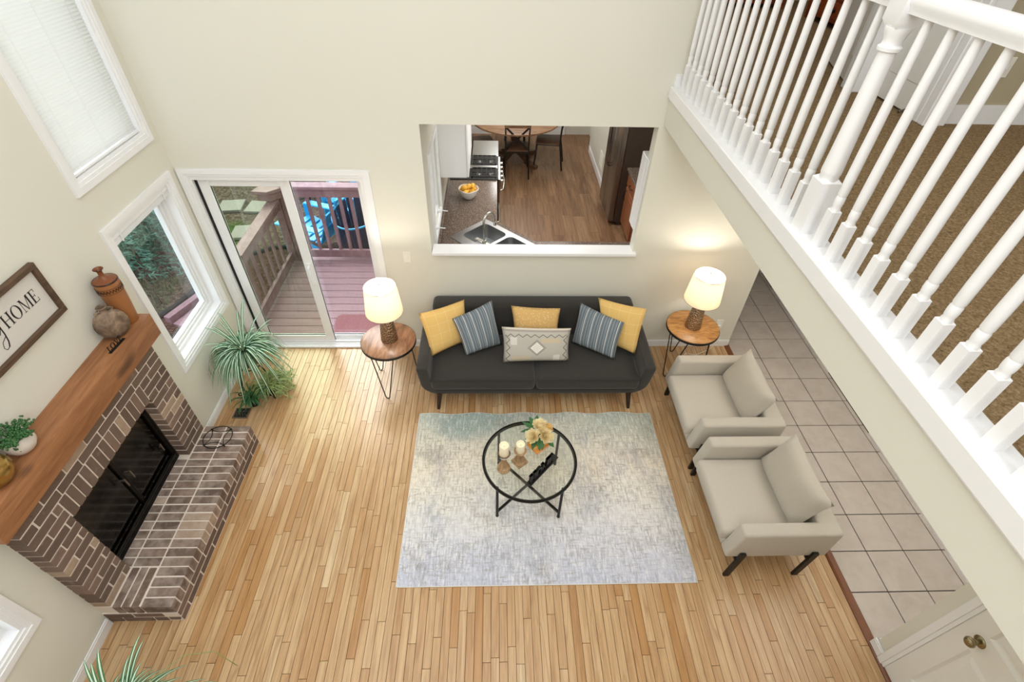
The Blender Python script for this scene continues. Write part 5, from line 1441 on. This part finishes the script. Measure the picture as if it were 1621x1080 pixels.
# upper white cabinet
t = thing('wall_cabinet', 'white upper wall cabinet above the worktop', 'cabinet', (-.44, 5.75, 1.37))
m = MB(); m.box(-.598, -.31, 5.335, 6.22, 1.365, 2.388); m.build('carcass', M['white'], t)
for (a, b) in ((5.338, 5.774), (5.781, 6.217)):
    m = MB(); m.rbox(-.308, -.287, a, b, 1.366, 2.386, .004, 1); d = m.build('door', M['white'], t)
    m = MB(); m.rbox(-.29, -.284, a+.06, b-.06, 1.43, 2.33, .003, 1); m.build('panel', M['white'], d)
t = thing('wall_cabinet', 'shallow white cabinet just right of the kitchen opening', 'cabinet', (1.45, 4.27, 1.4))
m = MB(); m.rbox(1.292, 1.62, YB+.122, 4.345, 1.405, 2.09, .004, 1); m.build('carcass', M['white'], t); m = MB(); m.rbox(1.296, 1.3045, 4.135, YB+.121, 1.405, 2.09, .002, 1); m.build('filler_board', M['white'], t)
m = MB(); m.rbox(1.297, 1.615, 4.345, 4.362, 1.41, 2.085, .004, 1); m.build('door', M['white'], t)
# gas range
t = thing('gas_range', 'stainless gas range with black cast-iron grates', 'stove', (-.25, 6.6, 0))
m = MB(); m.box(-.59, .03, 6.25, 6.965, .1, .9); m.rbox(-.592, .05, 6.245, 6.97, .9, .922, .004, 1); m.box(-.55, -.02, 6.27, 6.95, 0, .1); m.build('body', M['blackm'], t)
m = MB(); m.rbox(-.58, .035, 6.565, 6.655, .922, .934, .003, 1); m.rbox(.035, .075, 6.25, 6.965, .80, .925, .008, 1); m.build('control_panel', M['steel'], t)
m = MB(); m.rbox(.03, .06, 6.27, 6.945, .2, .79, .006, 1); m.build('oven_door', M['dsteel'], t)
m = MB(); m.tube([(.06, 6.30, .74), (.105, 6.33, .74), (.125, 6.6, .74), (.105, 6.88, .74), (.06, 6.91, .74)], .012, 8); m.build('handle', M['chrome'], t, smooth=True)
for k in range(5):
    m = MB(); yy = 6.33+k*.135; m.cyl((.075, yy, .865), (.105, yy, .868), .02, .017, 14); m.build('knob', M['chrome'], t, smooth=40)
for gy0, gy1 in ((6.27, 6.555), (6.665, 6.95)):
    m = MB()
    for k in range(6): xx = -.30+k*.062; m.box(xx-.005, xx+.005, gy0, gy1, .935, .947)
    for yy in (gy0, (gy0+gy1)/2, gy1-.008): m.box(-.31, .018, yy, yy+.008, .935, .947)
    for xx in (-.3, .01):
        for yy in (gy0+.005, gy1-.005): m.box(xx-.006, xx+.006, yy-.005, yy+.005, .922, .936)
    m.build('grate', M['blackm'], t)
    for xx in (-.21, -.06):
        m = MB(); m.cyl((xx, (gy0+gy1)/2, .922), (xx, (gy0+gy1)/2, .932), .045, .04, 18); m.cyl((xx, (gy0+gy1)/2, .932), (xx, (gy0+gy1)/2, .937), .028, n=16); m.build('burner', M['steel'], t, smooth=40)
# stainless topped cart beyond the range
t = thing('kitchen_cart', 'stainless topped cart beyond the gas range', 'cart', (-.15, 7.25, 0))
m = MB(); m.rbox(-.32, .05, 6.985, 7.53, .895, .925, .005, 1); m.build('top', M['steel'], t)
for xx in (-.29, .02):
    for yy in (7.02, 7.5):
        m = MB(); m.box(xx-.015, xx+.015, yy-.015, yy+.015, 0, .895); m.build('leg', M['blackm'], t)
m = MB(); m.rbox(-.31, .04, 7.0, 7.52, .30, .32, .004, 1); m.build('shelf', M['steel'], t)
# lemons in a bowl
BX, BY = -.322, 5.755
t = thing('fruit_bowl', 'white ceramic bowl with a wavy rim on the kitchen worktop', 'bowl', (BX, BY, .912))
m = MB(); n = 32; prof = [(.055, 0), (.06, .004), (.095, .05), (.118, .10), (.124, .122), (.119, .124), (.112, .10), (.085, .045), (.05, .012)]
m.lathe(prof, (BX, BY, .912), n, True, True)
m.v = [(a, b, c+(.012*max(0, (c-.96)/.075)*(abs(sin(2*atan2(b-BY, a-BX)))-.5))) for a, b, c in m.v]; m.build('bowl', M['ceramic'], t, smooth=50)
M['lemon'] = plain('lemon_skin', 'e9b13c', .45, var=.08, bump=.2, bscale=220)
lm = MB(); lm.lathe([(.001, -.045), (.009, -.041), (.012, -.036), (.026, -.024), (.032, 0), (.026, .024), (.012, .036), (.009, .041), (.001, .045)], (0, 0, 0), 16); lme = lm.mesh('lemon', M['lemon'], smooth=True)
random.seed(2); spots = [(0, 0, .085), (.065, .01, .098), (-.065, .01, .098), (.03, .066, .1), (-.03, -.066, .1), (.045, -.05, .102), (-.045, .062, .104), (.005, .01, .143), (-.05, -.018, .138), (.052, .03, .14)]
for i, (a, b, c) in enumerate(spots):
    o = bpy.data.objects.new('lemon', lme); COL.objects.link(o); o.location = (BX+a, BY+b, .912+c); o.rotation_euler = (random.uniform(0, 3), random.uniform(0, 3), random.uniform(0, 3))
    tag(o, 'yellow lemon heaped with others in the white kitchen bowl', 'lemon', 'lemons in the white bowl')
# fridge
t = thing('refrigerator', 'dark stainless side-by-side refrigerator on the kitchen right wall', 'refrigerator', (2.0, 7.1, 0))
m = MB(); m.box(1.76, 2.48, 6.70, 7.50, .06, 1.76); m.box(1.80, 2.45, 6.72, 7.48, .0, .06); m.build('body', plain('fridge_side', '43352b', .55, var=.05), t)
for (a, b, nm) in ((6.702, 7.14, 'door'), (7.15, 7.498, 'freezer_door')):
    m = MB(); m.rbox(1.668, 1.755, a, b, .065, 1.76, .012, 2); d = m.build(nm, M['dsteel'], t, smooth=40)
    yy = 7.10 if nm == 'door' else 7.19
    m = MB(); m.tube([(1.668, yy, .75), (1.615, yy, .78), (1.612, yy, 1.1), (1.615, yy, 1.45), (1.668, yy, 1.48)], .011, 8); m.build('handle', M['dsteel'], d, smooth=True)
m = MB(); m.rbox(1.66, 1.672, 7.24, 7.42, 1.02, 1.38, .004, 1); m.build('dispenser', M['rubber'], t)
# cherry base cabinet beside the fridge
t = thing('base_cabinet', 'cherry wood base cabinet with black pulls beside the refrigerator', 'cabinet', (2.1, 6.35, 0))
m = MB(); m.box(1.86, 2.495, 6.02, 6.665, .08, .87); m.box(1.92, 2.495, 6.03, 6.665, 0, .08); m.build('carcass', M['cherry'], t)
m = MB(); m.rbox(1.838, 1.86, 6.06, 6.63, .12, .66, .005, 1); d = m.build('door', M['cherry'], t)
m = MB(); m.rbox(1.833, 1.84, 6.12, 6.57, .18, .60, .004, 1); m.build('panel', M['cherry'], d)
m = MB(); m.tube([(1.838, 6.58, .48), (1.808, 6.58, .49), (1.808, 6.58, .61), (1.838, 6.58, .62)], .006, 6); m.build('pull', M['blackm'], d)
m = MB(); m.rbox(1.838, 1.86, 6.06, 6.63, .69, .85, .005, 1); d = m.build('drawer', M['cherry'], t)
m = MB(); m.tube([(1.838, 6.28, .77), (1.808, 6.29, .77), (1.808, 6.40, .77), (1.838, 6.41, .77)], .006, 6); m.build('pull', M['blackm'], d)
m = MB(); m.rbox(1.82, 2.498, 6.0, 6.69, .872, .91, .006, 1); tag(m.build('worktop', M['granite'], None, loc=(2.1, 6.35, .87)), 'short brown granite worktop on the cherry cabinet', 'worktop')
# wall vent grille on the kitchen right wall
t = thing('wall_vent', 'small cream vent grille low on the kitchen right wall', 'vent', (1.775, 8.2, .35))
m = MB(); m.rbox(1.768, 1.779, 8.05, 8.35, .22, .48, .003, 1); m.build('frame', M['wall'], t)
m = MB()
for k in range(9): m.obox((1.766, 8.07, .25+.025*k), (1.766, 8.33, .25+.025*k), .004, .012)
m.build('louvre', M['wall'], t)
# dining table and chairs
DX, DY = .36, 8.98
t = thing('dining_table', 'round wooden pedestal dining table at the kitchen far end', 'table', (DX, DY, 0))
m = MB(); m.lathe([(.73, .715), (.755, .722), (.755, .745), (.745, .75)], (DX, DY, 0), 56); m.build('tabletop', M['dining'], t, smooth=30)
m = MB(); m.lathe([(.12, .2), (.09, .26), (.07, .35), (.10, .5), (.075, .6), (.14, .69), (.2, .716)], (DX, DY, 0), 24); m.build('pedestal', M['seatwood'], t, smooth=50)
for k in range(4):
    a = math.radians(45+90*k); c = Vector((DX, DY, 0)); d = Vector((cos(a), sin(a), 0)); m = MB()
    m.obox(c+d*.05+Vector((0, 0, .22)), c+d*.3+Vector((0, 0, .10)), .08, .07); m.obox(c+d*.26+Vector((0, 0, .075)), c+d*.52+Vector((0, 0, .035)), .085, .06); m.build('foot', M['seatwood'], t)
def dchair(px, py, rot, lbl):
    T = Matrix.Translation((px, py, 0)) @ Matrix.Rotation(rot, 4, 'Z')     # chair faces local +y, back at y = -.2
    t = thing('dining_chair', lbl, 'chair', (px, py, 0))
    def b(m, nm, mat, sm=False): m.xf(T); return m.build(nm, M[mat], t, smooth=sm)
    m = MB(); m.rbox(-.205, .205, -.2, .21, .445, .47, .012, 2); b(m, 'seat', 'seatwood', 40)
    for s in (-1, 1):
        m = MB(); m.cyl((s*.185, .19, .445), (s*.21, .23, 0), .013, n=8); b(m, 'leg', 'blackm', True)
        m = MB(); m.tube([(s*.205, -.27, 0), (s*.19, -.205, .45), (s*.19, -.22, .7), (s*.2, -.27, .91)], .0125, 8); b(m, 'back_post', 'blackm', True)
        m = MB(); m.tube([(s*.19, .19, .30), (s*.15, .192, .40), (s*.08, .193, .435)], .007, 6); b(m, 'brace', 'blackm', True)
    m = MB(); m.rbox(-.205, .205, -.285, -.262, .86, .935, .008, 1); b(m, 'top_rail', 'dining', 40)
    for s in (-1, 1):
        m = MB(); m.obox((-s*.195, -.258, .87), (s*.18, -.207, .49), .03, .008, up=(0, 1, 0)); b(m, 'cross_strap', 'blackm')
    m = MB()
    for s in (-1, 1): m.cyl((s*.19, .19, .43), (s*.19, -.2, .43), .009, n=7)
    m.cyl((-.19, .19, .43), (.19, .19, .43), .009, n=7); m.cyl((-.19, -.2, .43), (.19, -.2, .43), .009, n=7); b(m, 'seat_frame', 'blackm')
dchair(.365, 8.49, 0, 'metal and wood dining chair nearest the kitchen opening, back to the camera')
dchair(.93, 8.82, math.radians(82), 'metal and wood dining chair at the right of the dining table')
dchair(-.24, 8.72, math.radians(-75), 'metal and wood dining chair at the left of the dining table')
m = MB(); m.rbox(1.30, 1.40, 10.255, 10.285, 0, 2.1, .004, 1); struct(m, 'trim_kitchen', M['white'])
t = thing('dining_chair', 'round black hoop chair back on the far side of the table', 'chair', (.37, 9.62, 0))
m = MB(); m.rbox(.17, .57, 9.42, 9.82, .445, .47, .012, 2); m.build('seat', M['seatwood'], t)
for (a, b) in ((.19, 9.44), (.55, 9.44), (.19, 9.8), (.55, 9.8)):
    m = MB(); m.cyl((a, b, 0), (a, b, .45), .012, n=8); m.build('leg', M['blackm'], t)
m = MB(); m.tube([(.37+.19*cos(s), 9.83, .46+.46*sin(s)) for s in [pi*i/12 for i in range(13)]], .012, 8); m.build('hoop_back', M['blackm'], t, smooth=True)

# ================================================================== OUTSIDE: deck, garden, tree
ZD, ZG = -.2, -.62
M['mulch'] = (lambda g: g.fin(g.ramp(g.noise(g.obj(), 26, 6, .75), [(.32, '1e1512'), (.48, '3f2d25'), (.6, '634a3f'), (.74, '94786a')]), 1, spec=.1))(G('mulch'))
def ground():
    g = G('garden_ground'); v = g.obj(); n = g.noise(v, 22, 6, .7); b = g.noise(v, .9, 4, .6)
    c = g.ramp(n, [(.3, '2f2721'), (.5, '5b4e44'), (.7, '8a7a6b')])
    gr = g.ramp(n, [(.3, '2a3a1c'), (.55, '46592e'), (.75, '67784a')])
    c = g.mix(g.ramp(b, [(.56, 0), (.66, 1)]), c, gr); g.bump(n, .6, .03); return g.fin(c, 1, spec=.1)
M['ground'] = ground(); M['grass'] = leafm('grass_blade', '3e4f24', '6f7c48')
m = MB(); m.box(-14, 6, -6, 20, ZG-.2, ZG); tag(struct(m, 'ground', M['ground'], 'dark garden ground with mossy grass'))
m = MB(); m.prism([(-3.1, 3.2), (-3.1, 7.0), (-3.5, 6.95), (-4.0, 6.6), (-4.2, 6.1), (-4.25, 5.75), (-4.33, 5.48), (-4.46, 5.22), (-4.6, 4.95), (-4.72, 4.5), (-4.75, 3.6)], ZG, ZG+.03); o = m.build('mulch_bed', M['mulch'], None, loc=(-3.8, 5.4, ZG)); tag(o, 'curved bed of brown bark mulch beside the deck', 'mulch', kind='stuff')
m = MB(); m.tube([(-4.75, 3.6, ZG+.04), (-4.72, 4.5, ZG+.04), (-4.6, 4.95, ZG+.04), (-4.46, 5.22, ZG+.04), (-4.33, 5.48, ZG+.04), (-4.25, 5.75, ZG+.04), (-4.2, 6.1, ZG+.04), (-4.0, 6.6, ZG+.04), (-3.5, 6.95, ZG+.04), (-3.0, 7.0, ZG+.04)], .045, 8); tag(m.build('bed_edging', M['rubber'], None, smooth=True, loc=(-4, 5.5, ZG)), 'black plastic edging curving around the mulch bed', 'edging')
# ---- deck
dk = thing('deck', 'mauve painted timber deck outside the sliding door', 'deck', (-1.6, 5.2, ZD))
y = YB+.14; xl = -2.80
while y < 6.06:
    xw = .8 if y < 4.62 else 0
    me = bevel_mesh('deck_board', 2.04, .134, .03, .004, M['deckw']); inst('board', me, dk, (xl+1.02, y+.067, ZD-.015)); y += .1395
m = MB(); m.box(xl+.02, -.76, YB+.13, YB+.17, ZD-.2, ZD-.03); m.box(xl+.01, xl+.05, YB+.14, 6.1, ZD-.22, ZD-.031); m.box(xl+.01, -.76, 6.06, 6.1, ZD-.22, ZD-.031)
for k in range(3):
    xx = xl+.7*k+.2; m.box(xx, xx+.04, YB+.17, 6.06, ZD-.2, ZD-.031)
for px in (xl+.1, -1.75, -.9): m.box(px, px+.09, 5.9, 5.99, ZG, ZD-.2); m.box(px, px+.09, 4.4, 4.49, ZG, ZD-.2)
m.build('joists', M['railw'], dk)
stp = thing('deck_step', 'mauve timber step beside the deck seen through the casement window', 'step', (-3.2, 4.9, ZG))
sd = Vector((-4.02+4.24, 5.57-5.02, 0)).normalized(); sn_ = Vector((sd.y, -sd.x, 0)); s0 = Vector((-4.20, 5.0, -.40))+sn_*.07
m = MB(); m.obox(s0, s0+sd*.75, .09, .09); m.build('edge_beam', M['railw'], stp)
for q in range(4):
    m = MB(); p = s0+sn_*(.14+.145*q)+Vector((0, 0, -.045-.02*q)); m.obox(p, p+sd*.8, .135, .03); m.build('tread', M['deckw'], stp)
for q in (.08, .68):
    m = MB(); p = s0+sd*q+sn_*.02; m.obox(p+Vector((0, 0, -.14)), p+sn_*.62+Vector((0, 0, -.17)), .04, .09); m.build('stringer', M['railw'], stp)
rl2 = thing('deck_railing', 'mauve timber railing with square balusters along the deck edge', 'railing', (-1.4, 6.08, ZD))
yr = 6.07
m = MB(); m.rbox(-2.70, -.76, yr-.075, yr+.075, .872, .912, .005, 1); m.build('cap_rail', M['railw'], rl2)
m = MB(); m.rbox(-2.70, -.76, yr-.02, yr+.02, .745, .872, .004, 1); m.build('top_rail', M['railw'], rl2)
m = MB(); m.rbox(-2.70, -.76, yr-.022, yr+.022, -.155, -.04, .004, 1); m.build('bottom_rail', M['railw'], rl2)
bme = bevel_mesh('deck_baluster', .04, .04, .86, .003, M['railw'])
for k in range(13): inst('baluster', bme, rl2, (-2.56+k*.139, yr+.02, .37))
m = MB(); px, py = -2.80, yr
m.rbox(px-.05, px+.05, py-.05, py+.05, ZD-.3, .872, .004, 1); m.rbox(px+.06, px+.15, py-.05, py+.05, ZD-.3, .872, .004, 1); m.build('corner_post', M['railw'], rl2)
m = MB(); m.prism([(-3.0, 5.88), (-2.80, 5.86), (-2.665, 5.99), (-2.665, 6.146), (-2.92, 6.146)], .865, .905); m.prism([(-2.96, 5.92), (-2.81, 5.90), (-2.70, 6.0), (-2.70, 6.12), (-2.90, 6.12)], .76, .8645); m.build('post_cap', M['railw'], rl2)
# left stair side
for (nm, z0, z1, wd) in (('side_cap_rail', .71, .75, .13), ('side_top_rail', .585, .71, .04), ('side_bottom_rail', -.165, -.045, .04)):
    m = MB(); m.obox((-2.80, yr-.07, (z0+z1)/2), (-2.80, 4.70, (z0+z1)/2), wd, z1-z0); m.build(nm, M['railw'], rl2)
for k in range(6): inst('baluster', bevel_mesh('side_baluster', .034, .036, .68, .003, M['railw']), rl2, (-2.838, 5.82-k*.185, .27))
m = MB(); m.rbox(-2.85, -2.76, 4.60, 4.69, ZD-.3, .80, .004, 1); m.build('end_post', M['railw'], rl2)
# doormat
t = thing('doormat', 'woven plum doormat on the deck by the door', 'mat', (-1.55, 4.6, ZD))
g = G('plum_mat'); wv = g.n('TexChecker'); g.l(g.map(g.obj(), (1, 1, 1), rot=(0, 0, .78)), wv.inputs[0]); wv.inputs['Scale'].default_value = 90; M['mat'] = g.fin(g.mix(wv.outputs[1], '6e4048', '8d5b63'), .95)
m = MB(); pts = [(-1.93, 4.36), (-1.1, 4.36), (-1.1, 4.84), (-1.88, 4.84), (-1.93, 4.80)]; m.prism(pts, ZD+.001, ZD+.012); m.build('mat', M['mat'], t)
# potted shrub twig at the right of the door opening
t = thing('porch_plant', 'dark leafy shrub reaching in at the right of the patio door', 'plant', (-1.0, 4.75, ZD))
m = MB(); m.lathe([(.09, 0), (.13, .22), (.12, .22), (.11, .19), (.001, .19)], (-.98, 4.75, ZD), 18, True, False); m.build('pot', M['terrab'], t, smooth=40)
random.seed(8)
for k in range(6):
    a = random.uniform(1.5, 4.6); m = MB(); p = Vector((-.98, 4.75, ZD+.2)); q = p+Vector((cos(a)*.2, sin(a)*.14, .75+.12*k)); m.tube([p, p.lerp(q, .5)+Vector((0, 0, .1)), q], .005, 5); m.build('stem', M['bark'], t, smooth=True)
    for j in range(7):
        c = p.lerp(q, .4+.1*j)+Vector((0, 0, .08)); broad_leaf(c, (random.uniform(-1, 1), random.uniform(-1, 1), random.uniform(-.2, .5)), .09, .045, par=t)
# ---- pavers
random.seed(4)
M['paver'] = plain('concrete_paver', '96908a', .9, var=.12, scale=18, bump=.3, bscale=60)
for (px, py, r, lb) in ((-4.66, 8.31, .12, 'pale square paver in the garden, farthest left'), (-4.17, 8.28, -.02, 'pale square paver in the garden behind the railing post'), (-4.11, 7.43, .1, 'pale square paver in the garden nearest the deck'), (-4.35, 6.75, .05, 'pale square paver in the garden lowest behind the side rail')):
    m = MB(); m.rbox(-.2, .2, -.2, .2, 0, .05, .01, 2); m.xf(Matrix.Translation((px, py, ZG)) @ Matrix.Rotation(r, 4, 'Z')); tag(m.build('paver', M['paver'], None, loc=(px, py, ZG)), lb, 'paver')
# ---- lawn tufts strip far behind
random.seed(6); m = MB()
for k in range(5200):
    x_, y_ = random.uniform(-6.2, -1.5), random.uniform(9.3, 10.6)
    if random.random() > .5+.5*sin(x_*2.1+y_*3): continue
    a = random.uniform(0, 6.28); h = random.uniform(.03, .08); m.add([(x_, y_, ZG), (x_+.012*cos(a), y_+.012*sin(a), ZG), (x_+.03*cos(a+1), y_+.03*sin(a+1), ZG+h)], [(0, 1, 2)])
for k in range(4200):
    x_, y_ = random.uniform(-6.0, -4.5), random.uniform(4.6, 6.2)
    a = random.uniform(0, 6.28); h = random.uniform(.02, .06); m.add([(x_, y_, ZG), (x_+.01*cos(a), y_+.01*sin(a), ZG), (x_+.03*cos(a+1), y_+.03*sin(a+1), ZG+h)], [(0, 1, 2)])
tag(m.build('lawn_grass', M['grass'], None, fix=False, loc=(-4, 8, ZG)), 'sparse mossy grass around the garden', 'grass', kind='stuff')
# ---- garden furniture seen through the railing
M['aqua'] = plain('aqua_plastic', '1fa6dc', .4, var=.04); M['navy'] = plain('navy_plastic', '17324e', .4, var=.08)
def adirondack(px, py, rot, lbl, mat='aqua'):
    T = Matrix.Translation((px, py, ZG)) @ Matrix.Rotation(rot, 4, 'Z'); t = thing('garden_chair', lbl, 'chair', (px, py, ZG))
    def b(m, nm): m.xf(T); m.build(nm, M[mat], t)
    for k in range(5):
        m = MB(); x_ = -.22+.11*k; top = .95-.05*abs(k-2); m.obox((x_*.85, -.28, .30), (x_*1.15, -.55, top), .095, .02, up=(0, 1, 0)); b(m, 'back_slat')
    for k in range(5):
        m = MB(); m.obox((-.26, -.25+.125*k, .30+.022*k), (.26, -.25+.125*k, .30+.022*k), .105, .02); b(m, 'seat_slat')
    for s in (-1, 1):
        m = MB(); m.rbox(s*.34-.07, s*.34+.07, -.42, .36, .56, .585, .012, 1); b(m, 'armrest')
        m = MB(); m.obox((s*.29, .31, 0), (s*.29, .31, .56), .09, .03, up=(1, 0, 0)); b(m, 'leg')
        m = MB(); m.obox((s*.28, -.62, .03), (s*.28, .3, .36), .03, .11); b(m, 'leg')
    m = MB(); m.obox((-.3, -.48, .60), (.3, -.48, .60), .04, .06); b(m, 'cross_rail')
adirondack(-2.45, 8.0, 2.7, 'bright blue plastic garden chair seen between the balusters')
adirondack(-1.95, 8.9, 3.5, 'bright blue plastic garden chair farthest back at the right')
adirondack(-2.80, 7.0, 1.2, 'bright blue plastic garden chair just behind the railing, low')
t = thing('garden_chair', 'dark navy round-backed garden chair just beyond the railing', 'chair', (-1.95, 6.62, ZG))
m = MB(); ring = [(-1.95+.33*cos(s), 6.62+.33*sin(s)) for s in [pi*2*i/22 for i in range(23)]]
for i in range(22):
    a = 2*pi*i/22
    if -2.4 < a-pi/2-pi < -0.4 or True:
        h = .42+.22*(.5+.5*sin(a+.6)); (x0_, y0_), (x1_, y1_) = ring[i], ring[i+1]
        m.add([(x0_, y0_, ZG+.36), (x1_, y1_, ZG+.36), (x1_*1.0+.05*cos(a), y1_+.05*sin(a), ZG+.36+h), (x0_+.05*cos(a), y0_+.05*sin(a), ZG+.36+h)], [(0, 1, 2, 3)])
m.build('shell_back', M['navy'], t, smooth=True, fix=False)
m = MB(); m.cyl((-1.95, 6.62, ZG+.36), (-1.95, 6.62, ZG+.39), .33, n=22); m.build('seat', M['navy'], t)
m = MB(); m.tube([(-1.95+.385*cos(2*pi*i/30), 6.62+.385*sin(2*pi*i/30), ZG+.36+.42+.22*(.5+.5*sin(2*pi*i/30+.6))) for i in range(30)], .014, 6, True); m.build('rim', M['aqua'], t, smooth=True)
for k in range(4):
    a = pi/4+k*pi/2; m = MB(); m.cyl((-1.95+.25*cos(a), 6.62+.25*sin(a), ZG), (-1.95+.24*cos(a), 6.62+.24*sin(a), ZG+.36), .018, n=8); m.build('leg', M['navy'], t)
# wrought iron table
t = thing('garden_table', 'dark wrought-iron garden table beyond the deck railing', 'table', (-3.2, 7.75, ZG))
m = MB(); c = (-3.2, 7.75); zt = ZG+.70
for r in (.5, .38, .24, .1): m.tube([(c[0]+r*cos(2*pi*i/36), c[1]+r*sin(2*pi*i/36), zt) for i in range(36)], .009 if r > .45 else .005, 6, True)
for k in range(12):
    a = 2*pi*k/12; m.cyl((c[0]+.1*cos(a), c[1]+.1*sin(a), zt), (c[0]+.5*cos(a), c[1]+.5*sin(a), zt), .004, n=5)
    m.tube([(c[0]+(.31+.06*cos(s))*cos(a+.12*sin(s)), c[1]+(.31+.06*cos(s))*sin(a+.12*sin(s)), zt) for s in [2*pi*i/10 for i in range(10)]], .003, 4, True)
m.build('lattice_top', M['black'], t, smooth=True)
for k in range(4):
    a = pi/4+k*pi/2; m = MB(); m.tube([(c[0]+.42*cos(a), c[1]+.42*sin(a), zt), (c[0]+.3*cos(a), c[1]+.3*sin(a), ZG+.4), (c[0]+.4*cos(a), c[1]+.4*sin(a), ZG)], .011, 7); m.build('leg', M['black'], t, smooth=True)
t = thing('garden_bench', 'dark timber garden bench beyond the railing behind the iron table', 'bench', (-3.0, 8.95, ZG))
M['darkwood'] = plain('dark_bench_wood', '4b353b', .8, var=.2)
for k in range(4):
    m = MB(); m.box(-3.7, -2.75, 8.75+.1*k, 8.83+.1*k, ZG+.40, ZG+.43); m.build('seat_slat', M['darkwood'], t)
for k in range(3):
    m = MB(); m.box(-3.7, -2.75, 9.17+.02*k, 9.2+.02*k, ZG+.5+.13*k, ZG+.59+.13*k); m.build('back_slat', M['darkwood'], t)
for xx in (-3.66, -2.79):
    m = MB(); m.box(xx-.03, xx+.03, 8.76, 9.22, ZG, ZG+.4); m.box(xx-.03, xx+.03, 9.16, 9.26, ZG, ZG+.86); m.build('bench_end', M['darkwood'], t)
t = thing('stone_slab', 'pinkish stone slab lying in the garden behind the railing', 'stone', (-3.5, 9.2, ZG))
m = MB(); m.rbox(-3.9, -3.15, 9.5, 10.0, ZG, ZG+.07, .02, 2); m.build('slab', plain('pink_stone', 'b79fa4', .9, var=.2, scale=14), t)
# ---- low dark bed wall and fence behind
fnc = thing('garden_fence', 'weathered grey board fence at the back of the garden', 'fence', (-5, 11.2, ZG))
M['fencew'] = wood('weathered_fence', '3d3733', '574f49', '6f665e', (12, 12, 2), .9)
fme = bevel_mesh('fence_board', .17, .025, 1.9, .004, M['fencew'])
for k in range(50): inst('board', fme, fnc, (-10.5+.178*k, 11.2, ZG+.97))
m = MB()
for zz_ in (.3, 1.6): m.box(-10.6, -1.6, 11.215, 11.26, ZG+zz_, ZG+zz_+.09)
m.build('rail', M['fencew'], fnc)
f2 = thing('garden_fence', 'weathered grey board fence beyond the spruce tree', 'fence', (-9.2, 7, ZG))
for k in range(56): inst('board', fme, f2, (-9.2, 1.6+.178*k, ZG+.97), (0, 0, pi/2))
m = MB()
for zz_ in (.3, 1.6): m.box(-9.26, -9.215, 1.5, 11.5, ZG+zz_, ZG+zz_+.09)
m.build('rail', M['fencew'], f2)
# timbers lying on the ground below the spruce
for i, (yy, xx) in enumerate(((6.35, -7.6), (6.6, -7.9), (6.85, -8.2))):
    m = MB(); m.rbox(xx-1.3, xx+1.6, yy-.08, yy+.08, ZG, ZG+.14, .01, 1); tag(m.build('landscape_timber', M['darkwood'], None, loc=(xx, yy, ZG)), ('dark landscape timber under the spruce, nearest the house', 'dark landscape timber under the spruce, middle of three', 'dark landscape timber under the spruce, farthest back')[i], 'timber')
# ---- spruce
t = thing('spruce_tree', 'blue-green spruce tree outside the casement window', 'tree', (-5.55, 6.75, ZG)); random.seed(12)
TX, TY = -5.55, 6.75
m = MB(); m.cyl((TX, TY, ZG), (TX, TY, 5.2), .14, .03, 10); m.build('trunk', M['bark'], t, smooth=True)
fol = MB(); tw = MB()
for lv in range(24):
    z0 = ZG+.3+lv*.2; R = 1.05*(1-lv/27)+.12
    for k in range(11):
        a = 2*pi*(k+random.random()*.7)/11+lv*.7; L = R*random.uniform(.8, 1.1); d = Vector((cos(a), sin(a), 0)); sd = Vector((-sin(a), cos(a), 0))
        P0 = Vector((TX, TY, z0)); P1 = P0+d*L+Vector((0, 0, -.28*L+random.uniform(-.08, .08)))
        tw.cyl(P0, P1, .012, .004, 5, False)
        ns = max(4, int(L/.085))
        for j in range(2, ns+1):
            s = j/ns; c = P0.lerp(P1, s)+Vector((0, 0, .05*sin(pi*s)))
            for side in (-1, 1):
                tl = (.10+.34*(1-s)*min(1, L))*random.uniform(.7, 1.1); dd = (d*.75+sd*side*1.0+Vector((0, 0, random.uniform(-.28, .05)))).normalized()
                e = c+dd*tl; nn = 4 if tl > .2 else 3
                for q in range(nn):
                    cc = c.lerp(e, (q+.6)/nn); w_ = .05
                    for rr in range(3):
                        v1 = (dd*.8+Vector((random.uniform(-1, 1), random.uniform(-1, 1), random.uniform(-.7, .9)))*.75).normalized()
                        pp = v1.orthogonal().normalized()*.011
                        fol.add([cc-pp, cc+pp, cc+v1*(w_+.035)], [(0, 1, 2)])
tag(fol.build('needles', M['spruce'], t, fix=False), kind='stuff'); tw.build('branches', M['bark'], t)
# thin dead stakes leaning in front of the spruce
for i, (p, q) in enumerate((((-4.66, 5.5, ZG), (-5.0, 5.55, .75)), ((-4.6, 5.6, ZG), (-4.75, 5.7, -.1)))):
    m = MB(); m.cyl(p, q, .007, .005, 6); tag(m.build('garden_stake', M['bark'], None, smooth=True, loc=p), ('long thin pale stake leaning in front of the spruce', 'short thin pale stake beside the long one')[i], 'stake')
